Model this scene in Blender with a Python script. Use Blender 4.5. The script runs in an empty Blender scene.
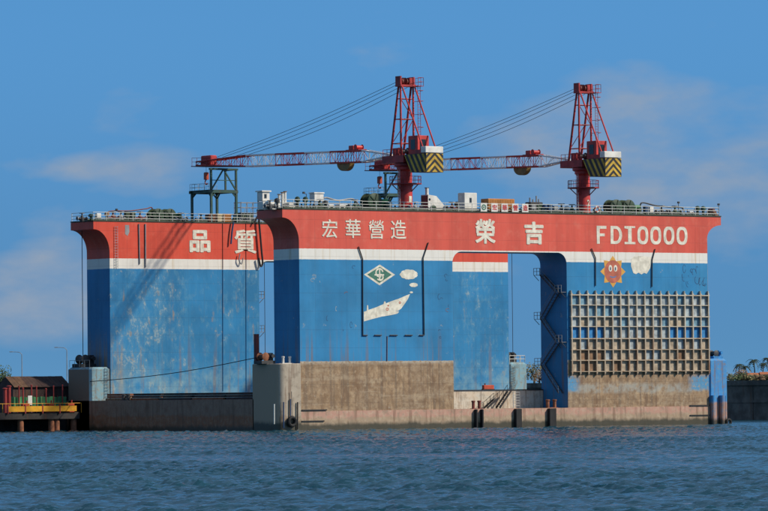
import bpy, bmesh, math, random
import numpy as np
from mathutils import Vector, Matrix
random.seed(7); rng = np.random.default_rng(7)
SC = bpy.context.scene
COL = SC.collection

# ------------------------------------------------------------------ camera
CAM = np.array([-413.192, -580.639, 5.617]); YAW, PITCH, ROLL, FPX = 0.63631, 0.02875, -0.01024, 4762.65
_F = np.array([math.sin(YAW)*math.cos(PITCH), math.cos(YAW)*math.cos(PITCH), math.sin(PITCH)])
_R = np.array([math.cos(YAW), -math.sin(YAW), 0.0]); _U = np.cross(_R, _F)
_R2 = math.cos(ROLL)*_R + math.sin(ROLL)*_U; _U2 = -math.sin(ROLL)*_R + math.cos(ROLL)*_U
cd = bpy.data.cameras.new('camera'); cam = bpy.data.objects.new('camera', cd); COL.objects.link(cam)
cam.matrix_world = Matrix([[_R2[0], _U2[0], -_F[0], CAM[0]], [_R2[1], _U2[1], -_F[1], CAM[1]],
                           [_R2[2], _U2[2], -_F[2], CAM[2]], [0, 0, 0, 1]])
cd.sensor_fit = 'HORIZONTAL'; cd.sensor_width = 36.0; cd.lens = FPX/768*36
cd.clip_start = 1.0; cd.clip_end = 30000
SC.camera = cam

def hit(u, v, ax, val):
    d = _F + _R2*(u-384)/FPX - _U2*(v-255.5)/FPX
    return CAM + d*(val-CAM[ax])/d[ax]
def at_dist(u, dist, z):
    d = _F + _R2*(u-384)/FPX; d = d/np.hypot(d[0], d[1])
    return (CAM[0]+d[0]*dist, CAM[1]+d[1]*dist, z)

# ------------------------------------------------------------------ light
SUN_D = Vector((-1.0, 1.16, -1.2)).normalized()
sl = bpy.data.lights.new('sun', 'SUN'); so = bpy.data.objects.new('sun', sl); COL.objects.link(so)
sl.energy = 4.4; sl.angle = math.radians(1.8); sl.color = (1.0, 0.90, 0.75)
so.rotation_mode = 'QUATERNION'; so.rotation_quaternion = SUN_D.to_track_quat('-Z', 'Y'); so.location = (0, 0, 120)
world = bpy.data.worlds.new('World'); SC.world = world; world.use_nodes = True
wt = world.node_tree; wt.nodes.clear()
def NW(t, **k):
    n = wt.nodes.new(t)
    for a, b in k.items(): setattr(n, a, b)
    return n
tc = NW('ShaderNodeTexCoord'); sep = NW('ShaderNodeSeparateXYZ'); wt.links.new(tc.outputs['Generated'], sep.inputs[0])
mz = NW('ShaderNodeMath', operation='MAXIMUM'); mz.inputs[1].default_value = 0.0; wt.links.new(sep.outputs[2], mz.inputs[0])
pw = NW('ShaderNodeMath', operation='POWER'); pw.inputs[1].default_value = 0.55; wt.links.new(mz.outputs[0], pw.inputs[0])
ad = NW('ShaderNodeMath', operation='MULTIPLY_ADD'); ad.inputs[1].default_value = 0.52; ad.inputs[2].default_value = 0.17; wt.links.new(pw.outputs[0], ad.inputs[0])
cmb = NW('ShaderNodeCombineXYZ'); wt.links.new(sep.outputs[0], cmb.inputs[0]); wt.links.new(sep.outputs[1], cmb.inputs[1]); wt.links.new(ad.outputs[0], cmb.inputs[2])
nrm = NW('ShaderNodeVectorMath', operation='NORMALIZE'); wt.links.new(cmb.outputs[0], nrm.inputs[0])
sky = NW('ShaderNodeTexSky', sky_type='NISHITA'); sky.sun_disc = False
sky.sun_elevation = math.asin(-SUN_D.z); sky.sun_rotation = math.atan2(-SUN_D.x, -SUN_D.y)
sky.altitude = 0; sky.air_density = 1.0; sky.dust_density = 0.4; sky.ozone_density = 2.0
wt.links.new(nrm.outputs[0], sky.inputs[0])
# clouds: soft banks stretched along the horizon
mp = NW('ShaderNodeMapping'); mp.inputs['Scale'].default_value = (1, 1, 2.3); mp.inputs['Location'].default_value = (0.37, 0.11, 0.02)
wt.links.new(tc.outputs['Generated'], mp.inputs[0])
n1 = NW('ShaderNodeTexNoise'); n1.inputs['Scale'].default_value = 30; n1.inputs['Detail'].default_value = 7; n1.inputs['Roughness'].default_value = .5
wt.links.new(mp.outputs[0], n1.inputs['Vector'])
r1 = NW('ShaderNodeValToRGB'); r1.color_ramp.elements[0].position = .61; r1.color_ramp.elements[1].position = .86
az = NW('ShaderNodeMath', operation='ARCTAN2'); wt.links.new(sep.outputs[0], az.inputs[0]); wt.links.new(sep.outputs[1], az.inputs[1])
def wm(op, a, b=0.0, c=0.0, clamp=False):
    n = NW('ShaderNodeMath', operation=op); n.use_clamp = clamp
    for k, v in enumerate((a, b, c)):
        if isinstance(v, bpy.types.NodeSocket): wt.links.new(v, n.inputs[k])
        else: n.inputs[k].default_value = v
    return n.outputs[0]
# bearing offset (rad from view axis), elevation, half width, half height, weight of each bank
BANKS = [(.066, .0560, .052, .0160, .36), (.030, .0530, .034, .0110, .30), (.052, .0380, .060, .0170, .25), (-.050, .0470, .022, .0065, .28), (-.068, .0480, .014, .0045, .22), (-.078, .0180, .032, .0130, .34), (-.058, .0270, .036, .0070, .24),
         (-.21, .046, .06, .016, .2), (.22, .04, .07, .018, .2), (.42, .05, .08, .02, .2), (-.45, .03, .1, .015, .2), (.8, .06, .1, .02, .2), (-.85, .05, .12, .02, .2), (1.4, .05, .15, .02, .2), (-1.5, .06, .15, .02, .2), (2.1, .05, .15, .02, .2), (-2.2, .04, .2, .02, .2)]
acc = 0.0
for a0, e0, ra, re, wgt in BANKS:
    da = wm('MULTIPLY', wm('ADD', az.outputs[0], -(YAW+a0)), 1/ra); de = wm('MULTIPLY', wm('ADD', sep.outputs[2], -e0), 1/re)
    q = wm('SUBTRACT', 1.0, wm('MULTIPLY_ADD', da, da, wm('MULTIPLY', de, de)), clamp=True)
    acc = wm('MULTIPLY_ADD', q, wgt, acc)
cl = wm('ADD', n1.outputs[0], acc)
lowh = wm('MULTIPLY_ADD', mz.outputs[0], -1.0, .03); wt.links.new(wm('ADD', cl, lowh), r1.inputs[0])
n2 = NW('ShaderNodeTexNoise'); n2.inputs['Scale'].default_value = 75; n2.inputs['Detail'].default_value = 8; n2.inputs['Roughness'].default_value = .55
wt.links.new(mp.outputs[0], n2.inputs['Vector'])
r2 = NW('ShaderNodeValToRGB'); r2.color_ramp.elements[0].position = .38; r2.color_ramp.elements[1].position = .72
wt.links.new(n2.outputs[0], r2.inputs[0])
cm = NW('ShaderNodeMath', operation='MULTIPLY_ADD'); cm.inputs[1].default_value = .55; cm.inputs[2].default_value = .38
wt.links.new(r2.outputs[0], cm.inputs[0])
cmul = NW('ShaderNodeMath', operation='MULTIPLY'); wt.links.new(r1.outputs[0], cmul.inputs[0]); wt.links.new(cm.outputs[0], cmul.inputs[1])
tint = NW('ShaderNodeMix', data_type='RGBA', blend_type='MULTIPLY'); tint.inputs[0].default_value = 1
wt.links.new(sky.outputs[0], tint.inputs[6])
tm = NW('ShaderNodeMapRange', interpolation_type='SMOOTHSTEP'); tm.inputs[1].default_value = 0.0; tm.inputs[2].default_value = .085; wt.links.new(mz.outputs[0], tm.inputs[0])
tcol = NW('ShaderNodeMix', data_type='RGBA'); tcol.inputs[6].default_value = (.37, .645, .81, 1); tcol.inputs[7].default_value = (.47, .92, 1.16, 1)
wt.links.new(tm.outputs[0], tcol.inputs[0])
tm2 = NW('ShaderNodeMapRange', interpolation_type='SMOOTHSTEP'); tm2.inputs[1].default_value = .085; tm2.inputs[2].default_value = .38; wt.links.new(mz.outputs[0], tm2.inputs[0])
tcol2 = NW('ShaderNodeMix', data_type='RGBA'); tcol2.inputs[7].default_value = (1.12, 1.08, 1.0, 1); wt.links.new(tm2.outputs[0], tcol2.inputs[0]); wt.links.new(tcol.outputs[2], tcol2.inputs[6]); wt.links.new(tcol2.outputs[2], tint.inputs[7])
mixc = NW('ShaderNodeMix', data_type='RGBA'); mixc.inputs[7].default_value = (2.25, 2.85, 3.75, 1)
wt.links.new(cmul.outputs[0], mixc.inputs[0]); wt.links.new(tint.outputs[2], mixc.inputs[6])
bg = NW('ShaderNodeBackground'); bg.inputs[1].default_value = 0.125; wt.links.new(mixc.outputs[2], bg.inputs[0])
wo = NW('ShaderNodeOutputWorld'); wt.links.new(bg.outputs[0], wo.inputs[0])
SC.view_settings.view_transform = 'Standard'; SC.view_settings.look = 'None'
SC.view_settings.exposure = 0.0; SC.view_settings.gamma = 1.0; SC.view_settings.use_curve_mapping = False
SC.cycles.max_bounces = 6; SC.cycles.use_denoising = True

# ------------------------------------------------------------------ mesh helpers
class MB:
    def __init__(s): s.v = []; s.f = []
    def add(s, vs, fs):
        o = len(s.v); s.v += [tuple(map(float, p)) for p in vs]; s.f += [tuple(i+o for i in f) for f in fs]; return s
    def box(s, x0, x1, y0, y1, z0, z1):
        vs = [(x, y, z) for z in (z0, z1) for y in (y0, y1) for x in (x0, x1)]
        return s.add(vs, [(0, 2, 3, 1), (4, 5, 7, 6), (0, 1, 5, 4), (2, 6, 7, 3), (0, 4, 6, 2), (1, 3, 7, 5)])
    def cbox(s, x0, x1, y0, y1, z0, z1, c=.08):   # chamfered on vertical and top edges
        def ring(i, z): return [(x0+i+c, y0+i, z), (x1-i-c, y0+i, z), (x1-i, y0+i+c, z), (x1-i, y1-i-c, z), (x1-i-c, y1-i, z), (x0+i+c, y1-i, z), (x0+i, y1-i-c, z), (x0+i, y0+i+c, z)]
        vs = ring(0, z0)+ring(0, z1-c)+ring(c, z1)
        fs = [tuple(range(7, -1, -1)), tuple(range(16, 24))]
        for k in (0, 8):
            for i in range(8): j = (i+1) % 8; fs.append((k+i, k+j, k+8+j, k+8+i))
        return s.add(vs, fs)
    def frame(s, p, q):
        p, q = Vector(p), Vector(q); d = (q-p).normalized()
        a = Vector((0, 0, 1)) if abs(d.z) < .95 else Vector((0, 1, 0))
        x = d.cross(a).normalized(); return p, q, x, x.cross(d).normalized()
    def beam(s, p, q, w, h=None):
        h = h or w; p, q, x, y = s.frame(p, q); vs = []
        for c in (p, q):
            for a, b in ((-1, -1), (1, -1), (1, 1), (-1, 1)): vs.append(c+x*a*w/2+y*b*h/2)
        return s.add(vs, [(0, 1, 2, 3), (7, 6, 5, 4), (0, 4, 5, 1), (1, 5, 6, 2), (2, 6, 7, 3), (3, 7, 4, 0)])
    def tube(s, p, q, r, r2=None, n=8):
        r2 = r if r2 is None else r2; p, q, x, y = s.frame(p, q); vs = []
        for c, rr in ((p, r), (q, r2)):
            for k in range(n): a = 2*math.pi*k/n; vs.append(c+x*rr*math.cos(a)+y*rr*math.sin(a))
        fs = [tuple(range(n)), tuple(range(2*n-1, n-1, -1))]
        for k in range(n): j = (k+1) % n; fs.append((k, n+k, n+j, j))
        return s.add(vs, fs)
    def path(s, pts, r, n=6):
        for a, b in zip(pts[:-1], pts[1:]): s.tube(a, b, r, n=n)
        return s
    def lathe(s, prof, c=(0, 0, 0), n=16, ax='z'):
        vs = []; m = len(prof)
        for r, h in prof:
            for k in range(n):
                a = 2*math.pi*k/n; u, w = r*math.cos(a), r*math.sin(a)
                vs.append({'z': (c[0]+u, c[1]+w, c[2]+h), 'y': (c[0]+u, c[1]+h, c[2]-w), 'x': (c[0]+h, c[1]+u, c[2]+w)}[ax])
        fs = [tuple(range(n-1, -1, -1)), tuple(range((m-1)*n, m*n))]
        for i in range(m-1):
            for k in range(n): j = (k+1) % n; fs.append((i*n+k, i*n+j, (i+1)*n+j, (i+1)*n+k))
        return s.add(vs, fs)
    def prism_y(s, poly, y0, y1):       # poly in x,z
        n = len(poly); vs = [(x, y0, z) for x, z in poly]+[(x, y1, z) for x, z in poly]
        A = sum(poly[i][0]*poly[(i+1) % n][1]-poly[(i+1) % n][0]*poly[i][1] for i in range(n))
        fs = [tuple(range(n)), tuple(range(2*n-1, n-1, -1))] + [(i, i+n, (i+1) % n+n, (i+1) % n) for i in range(n)]
        if A < 0: fs = [f[::-1] for f in fs]
        return s.add(vs, fs)
    def prism_x(s, poly, x0, x1):       # poly in y,z
        n = len(poly); vs = [(x0, y, z) for y, z in poly]+[(x1, y, z) for y, z in poly]
        A = sum(poly[i][0]*poly[(i+1) % n][1]-poly[(i+1) % n][0]*poly[i][1] for i in range(n))
        fs = [tuple(range(n-1, -1, -1)), tuple(range(n, 2*n))] + [(i, (i+1) % n, (i+1) % n+n, i+n) for i in range(n)]
        if A < 0: fs = [f[::-1] for f in fs]
        return s.add(vs, fs)
    def mesh(s, name):
        me = bpy.data.meshes.new(name); me.from_pydata(s.v, [], s.f); me.update(); return me
    def build(s, name, m, parent=None, smooth=False):
        me = s.mesh(name); return obj(name, me, m, parent, smooth)
def obj(name, me, m, parent=None, smooth=False):
    o = bpy.data.objects.new(name, me); COL.objects.link(o)
    if m is not None:
        me.materials.clear(); me.materials.append(MAT[m] if isinstance(m, str) else m)
    if smooth:
        for p in me.polygons: p.use_smooth = True
        try: me.set_sharp_from_angle(angle=math.radians(38))
        except Exception: pass
    if parent: o.parent = parent
    return o
def tag(o, label=None, cat=None, group=None, kind=None):
    if label: o['label'] = label
    if cat: o['category'] = cat
    if group: o['group'] = group
    if kind: o['kind'] = kind
    return o
def thing(name, loc, label, cat, group=None, rz=0):
    o = bpy.data.objects.new(name, None); COL.objects.link(o); o.location = loc; o.rotation_euler = (0, 0, rz)
    o.empty_display_size = .5
    return tag(o, label, cat, group)
def dup(root, loc, label, rz=None, scale=None):
    def cp(o, par):
        c = o.copy(); COL.objects.link(c); c.parent = par
        for ch in o.children: cp(ch, c)
        return c
    r = cp(root, None); r.location = loc; r['label'] = label
    if rz is not None: r.rotation_euler = (0, 0, rz)
    if scale: r.scale = (scale,)*3
    return r

# ------------------------------------------------------------------ materials
MAT = {}
class NT:
    def __init__(s, name):
        m = bpy.data.materials.new(name); m.use_nodes = True; s.m = m; s.t = m.node_tree
        s.b = s.t.nodes['Principled BSDF']; MAT[name] = m
    def n(s, t, ins=None, **k):
        nd = s.t.nodes.new(t)
        for a, b in k.items(): setattr(nd, a, b)
        for a, b in (ins or {}).items(): s.set(nd.inputs[a], b)
        return nd
    def set(s, inp, v):
        if isinstance(v, bpy.types.NodeSocket): s.t.links.new(v, inp)
        elif isinstance(v, (tuple, list)) and len(v) == 3 and inp.type == 'RGBA': inp.default_value = (*v, 1)
        else: inp.default_value = v
    def math(s, op, a, b=0.0, c=0.0, clamp=False):
        nd = s.n('ShaderNodeMath', {0: a, 1: b, 2: c}, operation=op); nd.use_clamp = clamp; return nd.outputs[0]
    def noise(s, vec, scale, detail=4, rough=.55, dim='3D'):
        return s.n('ShaderNodeTexNoise', {'Vector': vec, 'Scale': scale, 'Detail': detail, 'Roughness': rough}).outputs[0]
    def maps(s, vec, sc, loc=(0, 0, 0)):
        return s.n('ShaderNodeMapping', {'Vector': vec, 'Scale': sc, 'Location': loc}).outputs[0]
    def ramp(s, v, a, b):          # smoothstep a..b
        return s.n('ShaderNodeMapRange', {0: v, 1: a, 2: b, 3: 0.0, 4: 1.0}, interpolation_type='SMOOTHSTEP').outputs[0]
    def mix(s, f, a, b, blend='MIX'):
        return s.n('ShaderNodeMix', {0: f, 6: a, 7: b}, data_type='RGBA', blend_type=blend).outputs[2]
    def pos(s): return s.n('ShaderNodeNewGeometry').outputs['Position']
    def objc(s): return s.n('ShaderNodeTexCoord').outputs['Object']
    def xyz(s, v):
        nd = s.n('ShaderNodeSeparateXYZ', {0: v}); return nd.outputs
    def bump(s, h, strength=.3, dist=.05):
        nd = s.n('ShaderNodeBump', {'Height': h, 'Strength': strength, 'Distance': dist}); s.t.links.new(nd.outputs[0], s.b.inputs['Normal'])
    def fin(s, col, rough=.5, metal=0.0, spec=.5):
        s.set(s.b.inputs['Base Color'], col); s.set(s.b.inputs['Roughness'], rough); s.b.inputs['Metallic'].default_value = metal
        s.b.inputs['Specular IOR Level'].default_value = spec
        return s.m

RUST = (.16, .055, .02)
A0_, B0_ = 28.82, 51.2
def paint(name, col, rough=.55, var=.25, rust=.25, sc=1.0, world=True):
    t = NT(name); P = t.pos() if world else t.objc()
    a = t.noise(P, .9*sc, 5); b = t.noise(t.maps(P, (2.2*sc, 2.2*sc, .3*sc)), 1.0, 5, .6)
    c = t.mix(t.ramp(a, .3, .75), tuple(x*(1-var) for x in col), tuple(min(1, x*(1+var*.4)) for x in col))
    rm = t.math('MULTIPLY', t.ramp(b, .56, .74), rust)
    c = t.mix(rm, c, RUST)
    t.bump(a, .15, .02)
    return t.fin(c, t.math('MULTIPLY_ADD', b, .25, rough-.12), 0, .4)

def hull(name, brown, red, blue, chips, rough=.5):
    t = NT(name); P = t.pos(); X, Y, Z = t.xyz(P)
    NY = t.xyz(t.n('ShaderNodeNewGeometry').outputs['True Normal'])[1]; front = t.math('LESS_THAN', NY, -.5)
    fine = t.noise(P, 2.2, 5, .6); big = t.noise(P, .13, 4, .55); mid = t.noise(P, .55, 6, .62)
    st = t.noise(t.maps(P, (1.5, 1.5, .05)), 1.0, 5, .65)         # vertical runs
    st2 = t.noise(t.maps(P, (.32, .32, .018), (7, 3, 1)), 1.0, 4, .6)
    zj = t.math('MULTIPLY_ADD', fine, .10, t.math('ADD', Z, -.05))
    # red
    redc = t.mix(t.ramp(st2, .4, .68), red, tuple(x*.82 for x in red))
    redc = t.mix(t.math('MULTIPLY', t.ramp(st, .56, .72), .5), redc, (red[0]*.6, red[1]*.55, red[2]*.5))
    redc = t.mix(t.math('MULTIPLY', t.ramp(mid, .5, .72), .28), redc, (red[0]*1.0, red[1]*1.9+.03, red[2]*1.9+.03))
    whitec = t.mix(t.ramp(st, .52, .75), (.70, .68, .62), (.52, .42, .28))
    whitec = t.mix(t.math('MULTIPLY', t.ramp(mid, .45, .75), .5), whitec, (.60, .58, .53))
    bl2 = tuple(x*.74 for x in blue)
    bluec = t.mix(t.ramp(big, .35, .68), blue, bl2)
    bluec = t.mix(t.math('MULTIPLY', t.ramp(st2, .5, .72), .4), bluec, (blue[0]*1.7+.01, blue[1]*1.2, blue[2]*1.05))
    bluec = t.mix(t.math('MULTIPLY', t.ramp(st, .58, .76), .45), bluec, (.07, .10, .13))
    # scattered scabs
    scab = t.math('MULTIPLY', t.ramp(mid, .64, .69), t.ramp(fine, .42, .62))
    bluec = t.mix(t.math('MULTIPLY', scab, .55), bluec, (.28, .31, .30))
    if chips:
        near = t.math('MULTIPLY', t.ramp(X, 20.0, 2.0), t.ramp(Z, 27.0, 14.0))
        blot = t.noise(t.maps(P, (1.0, 1.0, .62)), .9, 8, .7); clus = t.noise(t.maps(P, (.22, .22, .13), (3.1, 0, 8)), 1.0, 4, .6)
        m = t.math('MULTIPLY_ADD', near, .10, t.math('MULTIPLY_ADD', clus, .42, t.math('ADD', blot, -.21)))
        halo = t.math('MULTIPLY', t.ramp(m, .50, .62), front); ch = t.math('MULTIPLY', t.math('MULTIPLY', t.ramp(m, .63, .685), t.ramp(fine, .36, .58)), front)
        bluec = t.mix(t.math('MULTIPLY', halo, .20), bluec, (.16, .33, .40))
        chc = t.mix(t.ramp(t.noise(P, .5, 3), .5, .62), (.36, .42, .40), (.33, .24, .13))
        bluec = t.mix(t.math('MULTIPLY', ch, .52), bluec, chc)
        run = t.math('MULTIPLY', t.ramp(t.noise(t.maps(P, (1.1, 1.1, .07), (2, 5, 3)), 1.0, 6, .7), .56, .70), t.ramp(m, .46, .60))
        bluec = t.mix(t.math('MULTIPLY', t.math('MULTIPLY', run, front), .6), bluec, (.30, .19, .09))
        low = t.math('MULTIPLY', t.ramp(Z, 11.5, 7.5), .6)
        bluec = t.mix(t.math('MULTIPLY', low, t.ramp(mid, .3, .7)), bluec, (.20, .36, .42))
        edge = t.math('MULTIPLY', t.ramp(X, 3.2, .2), t.ramp(Z, 17.0, 9.0))
        bluec = t.mix(t.math('MULTIPLY', edge, t.ramp(st, .36, .6)), bluec, (.30, .20, .10))
    drip = t.math('MULTIPLY', t.ramp(Z, 17.0, 9.5), t.ramp(st, .50, .64))
    bluec = t.mix(t.math('MULTIPLY', drip, .38 if chips else .55), bluec, (.20, .11, .055))
    c = bluec
    if brown:
        br = t.mix(t.ramp(mid, .3, .7), (.39, .265, .15), (.20, .12, .06))
        br = t.mix(t.math('MULTIPLY', t.ramp(st, .48, .62), .7), br, (.13, .09, .06))
        br = t.mix(t.math('MULTIPLY', t.ramp(t.noise(P, .16, 4, .6), .45, .62), .5), br, (.27, .195, .125))
        br = t.mix(t.math('MULTIPLY', t.ramp(fine, .5, .75), .45), br, (.37, .31, .22))
        tide = t.noise(t.maps(P, (.06, .06, 1.1)), 1.0, 4, .6)
        br = t.mix(t.math('MULTIPLY', t.ramp(tide, .5, .62), .45), br, (.40, .315, .21))
        patch = t.math('MULTIPLY', t.ramp(t.noise(P, .5, 5, .65), .62, .68), t.ramp(fine, .42, .6))
        br = t.mix(t.math('MULTIPLY', patch, .6), br, (.42, .40, .34))
        rustp = t.math('MULTIPLY', t.ramp(t.noise(t.maps(P, (.8, .8, .22)), 1.0, 6, .7), .5, .66), .65)
        br = t.mix(rustp, br, (.15, .075, .035))
        mot = t.noise(P, 1.3, 7, .72); br = t.mix(t.math('MULTIPLY', t.ramp(mot, .47, .6), .55), br, (.17, .10, .052)); br = t.mix(t.math('MULTIPLY', t.ramp(mot, .45, .36), .5), br, (.46, .345, .215))
        zt = t.math('MULTIPLY_ADD', mid, 1.3, Z); right = t.math('GREATER_THAN', X, 51.0)
        tb = t.math('MULTIPLY', t.math('MULTIPLY', t.ramp(zt, 5.6, 6.2), t.ramp(zt, 7.6, 6.9)), right)
        br = t.mix(t.math('MULTIPLY', t.math('MULTIPLY', tb, t.ramp(t.noise(P, .7, 5, .65), .36, .6)), .6), br, (.34, .36, .33))
        ends = t.math('ADD', t.ramp(t.math('MULTIPLY_ADD', mid, 3.0, X), 55.6, 53.6), t.ramp(t.math('MULTIPLY_ADD', mid, -4.0, X), 73.2, 75.4))
        bp = t.math('MULTIPLY', t.math('MULTIPLY', ends, right), t.math('MULTIPLY', t.ramp(zt, 5.9, 6.4), t.ramp(zt, 8.8, 8.1)))
        br = t.mix(t.math('MULTIPLY', bp, t.ramp(fine, .34, .5)), br, (.08, .25, .42))
        topl = t.math('MULTIPLY', t.ramp(Z, 9.7, 10.35), t.ramp(fine, .3, .6))
        br = t.mix(t.math('MULTIPLY', topl, .6), br, (.50, .46, .38))
        c = t.mix(t.math('MULTIPLY', t.math('LESS_THAN', t.math('MULTIPLY_ADD', fine, .3, Z), 10.55), front), bluec, br)
    c = t.mix(t.math('GREATER_THAN', zj, 25.68), c, whitec)
    c = t.mix(t.math('GREATER_THAN', zj, 27.3), c, redc)
    rev = t.math('MULTIPLY', t.math('MULTIPLY', t.math('GREATER_THAN', X, A0_-.01), t.math('LESS_THAN', X, B0_+.01)), t.math('SUBTRACT', 1.0, front))
    c = t.mix(t.math('MULTIPLY', rev, t.math('LESS_THAN', Z, 30.0)), c, bluec)
    # welded plate seams
    def seam(co, per, w):
        f = t.math('FRACT', t.math('MULTIPLY', co, 1.0/per)); return t.math('LESS_THAN', t.math('ABSOLUTE', t.math('SUBTRACT', f, .5)), w/per/2)
    sm = t.math('MAXIMUM', seam(Z, 2.75, .07), seam(t.math('ADD', X, Y), 5.8, .07))
    c = t.mix(t.math('MULTIPLY', sm, .16), c, (.04, .04, .05))
    h = t.math('MULTIPLY_ADD', sm, -.25, t.math('MULTIPLY', t.noise(t.maps(P, (.7, .7, .36)), 1.0, 2), 1.0))
    rib = t.math('ABSOLUTE', t.math('SINE', t.math('MULTIPLY', t.math('ADD', X, Y), 2.15)))
    h = t.math('MULTIPLY_ADD', rib, .35, h)
    t.bump(h, .6, .05)
    return t.fin(c, t.math('MULTIPLY_ADD', mid, .3, rough-.15), 0, .35)
hull('front_wing_paint', True, (.63, .092, .058), (.022, .208, .430), False)
hull('rear_wing_paint', False, (.63, .072, .037), (.019, .200, .430), True)

def boot(name, cols, darkz=.75, side=None):
    t = NT(name); P = t.pos(); X, Y, Z = t.xyz(P)
    fine = t.noise(P, 1.8, 6, .65); mid = t.noise(P, .35, 5, .6); st = t.noise(t.maps(P, (1.3, 1.3, .1)), 1.0, 5, .65)
    zj = t.math('MULTIPLY_ADD', mid, 1.4, t.math('ADD', Z, -.7))
    c = t.mix(t.ramp(zj, cols[3]-.25, cols[3]+.25), cols[1], cols[0])
    c = t.mix(t.math('MULTIPLY', t.ramp(fine, .42, .68), .6), c, cols[2])
    c = t.mix(t.math('MULTIPLY', t.ramp(st, .50, .64), .6), c, (.15, .085, .05))
    mot = t.noise(P, .9, 7, .72); c = t.mix(t.math('MULTIPLY', t.ramp(mot, .5, .62), .5), c, tuple(x*.5 for x in cols[1]))
    if side: c = t.mix(t.math('LESS_THAN', t.xyz(t.n('ShaderNodeNewGeometry').outputs['True Normal'])[0], -.8), c, side)  # left faces: separate colour, warmed to offset the blue shade there
    wet = t.ramp(t.math('MULTIPLY_ADD', t.noise(t.maps(P, (.5, .5, .2)), 1.0, 5, .65), 1.1, t.math('MULTIPLY_ADD', fine, .5, Z)), darkz+1.6, darkz+.85)
    c = t.mix(t.math('MULTIPLY', wet, .92), c, (.045, .042, .025))
    t.bump(fine, .3, .04)
    return t.fin(c, t.math('MULTIPLY_ADD', wet, -.3, .65), 0, .4)
boot('boot_pink', ((.43, .24, .175), (.33, .24, .155), (.50, .39, .28), 1.9), .6)
boot('boot_grey', ((.37, .31, .235), (.25, .175, .11), (.48, .42, .33), 2.2), .9, (.38, .28, .19))
boot('boot_rust', ((.27, .16, .105), (.30, .12, .055), (.38, .26, .17), 2.4), .3)
boot('block_blue', ((.035, .22, .50), (.36, .20, .15), (.10, .30, .48), 3.6), .4)
boot('block_pale', ((.17, .33, .40), (.20, .20, .18), (.32, .30, .22), 3.8), .4, (.20, .145, .10))
boot('sill_white', ((.55, .47, .36), (.52, .48, .39), (.52, .38, .24), 5.0), .0)

paint('rail_white', (.62, .62, .56), .5, .2, .3)
paint('rail_grey', (.30, .31, .30), .5, .2, .3)
paint('crane_red', (.40, .03, .028), .5, .45, .3)
paint('crane_red_bright', (.54, .045, .036), .5, .4, .25)
paint('crane_white', (.80, .77, .74), .5, .12, .1)
paint('frame_green', (.035, .085, .065), .5, .3, .35)
paint('winch_green', (.020, .055, .026), .6, .4, .2)
paint('box_green', (.05, .20, .06), .55, .3, .1)
paint('rope_green', (.035, .055, .025), .9, .5, .1, 4)
paint('black_steel', (.018, .018, .02), .6, .4, .15)
paint('dark_steel', (.05, .052, .055), .6, .4, .25)
paint('grey_steel', (.26, .27, .28), .5, .3, .3)
paint('white_paint', (.70, .68, .62), .5, .2, .3)
paint('stripe_black', (.022, .022, .024), .5, .3, .1)
paint('stripe_yellow', (.58, .37, .04), .6, .4, .4)
paint('yellow_paint', (.66, .32, .015), .5, .3, .25)
paint('bowl_brown', (.30, .18, .055), .6, .3, .35)
paint('orange_box', (.50, .20, .045), .55, .25, .25)
paint('crate_cream', (.55, .45, .27), .7, .25, .2)
paint('red_brown', (.17, .035, .025), .6, .3, .3)
paint('red_orange', (.50, .075, .03), .5, .3, .15)
paint('deck_plate', (.055, .06, .045), .8, .4, .4)
paint('grill_pale', (.54, .48, .37), .6, .25, .35, 1.2)
def grillmat():
    t = NT('grill_steel'); P = t.pos(); X, Y, Z = t.xyz(P); a = t.noise(P, 1.1, 6, .65); st = t.noise(t.maps(P, (1.8, 1.8, .25)), 1.0, 5, .65); b = t.noise(P, .22, 3)
    c = t.mix(t.ramp(a, .35, .68), (.52, .48, .39), (.38, .32, .24))
    old = t.ramp(t.math('MULTIPLY_ADD', b, 5.0, t.math('ADD', Z, -2.5)), 17.0, 11.0)
    c = t.mix(t.math('MULTIPLY', old, .75), c, (.33, .245, .16))
    c = t.mix(t.math('MULTIPLY', t.ramp(st, .50, .66), t.math('MULTIPLY_ADD', old, .4, .45)), c, (.20, .085, .035))
    t.bump(a, .2, .02); t.fin(c, .7, 0, .35)
grillmat()
paint('grill_warm', (.50, .40, .28), .65, .3, .6, 1.2)
paint('grill_rust', (.40, .31, .22), .7, .35, .85, 1.2)
paint('cell_pale', (.37, .43, .45), .65, .45, .5, 1.3)
paint('cell_sky', (.17, .33, .43), .6, .4, .4, 1.3)
paint('cell_beige', (.44, .36, .26), .7, .45, .55, 1.3)
paint('cell_blue', (.03, .22, .50), .55, .3, .25, 1.5)
paint('cell_rust', (.27, .16, .09), .75, .4, .85, 1.3)
paint('letter_white', (.72, .68, .56), .6, .28, .38, 1.4)
paint('letter_red', (.52, .05, .05), .6, .2, 0)
paint('emblem_green', (.045, .17, .12), .55, .25, .15)
paint('sun_orange', (.66, .34, .06), .55, .2, .15)
paint('sun_red', (.48, .13, .075), .55, .3, .2)
paint('mark_blue', (.012, .05, .13), .6, .2, 0)
paint('stain_blue', (.017, .14, .33), .55, .2, .2)
paint('tarp_green', (.06, .25, .10), .7, .3, .1)
paint('rusty_pile', (.26, .10, .05), .8, .4, .6, 2)
paint('pier_dark', (.045, .04, .037), .85, .4, .4)
paint('roof_brown', (.065, .035, .026), .8, .4, .4)
paint('roof_brown_lit', (.13, .07, .038), .8, .4, .4)  # lighter copy of the roof brown, sunlight put into the colour
paint('wall_dark', (.06, .035, .03), .8, .3, .3)
paint('rubber', (.014, .014, .015), .75, .3, 0)
paint('red_post', (.30, .035, .028), .55, .3, .2)
paint('rope_dark', (.02, .02, .022), .8, .3, 0)
paint('rope_tan', (.25, .15, .085), .9, .4, .1, 3)
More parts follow.
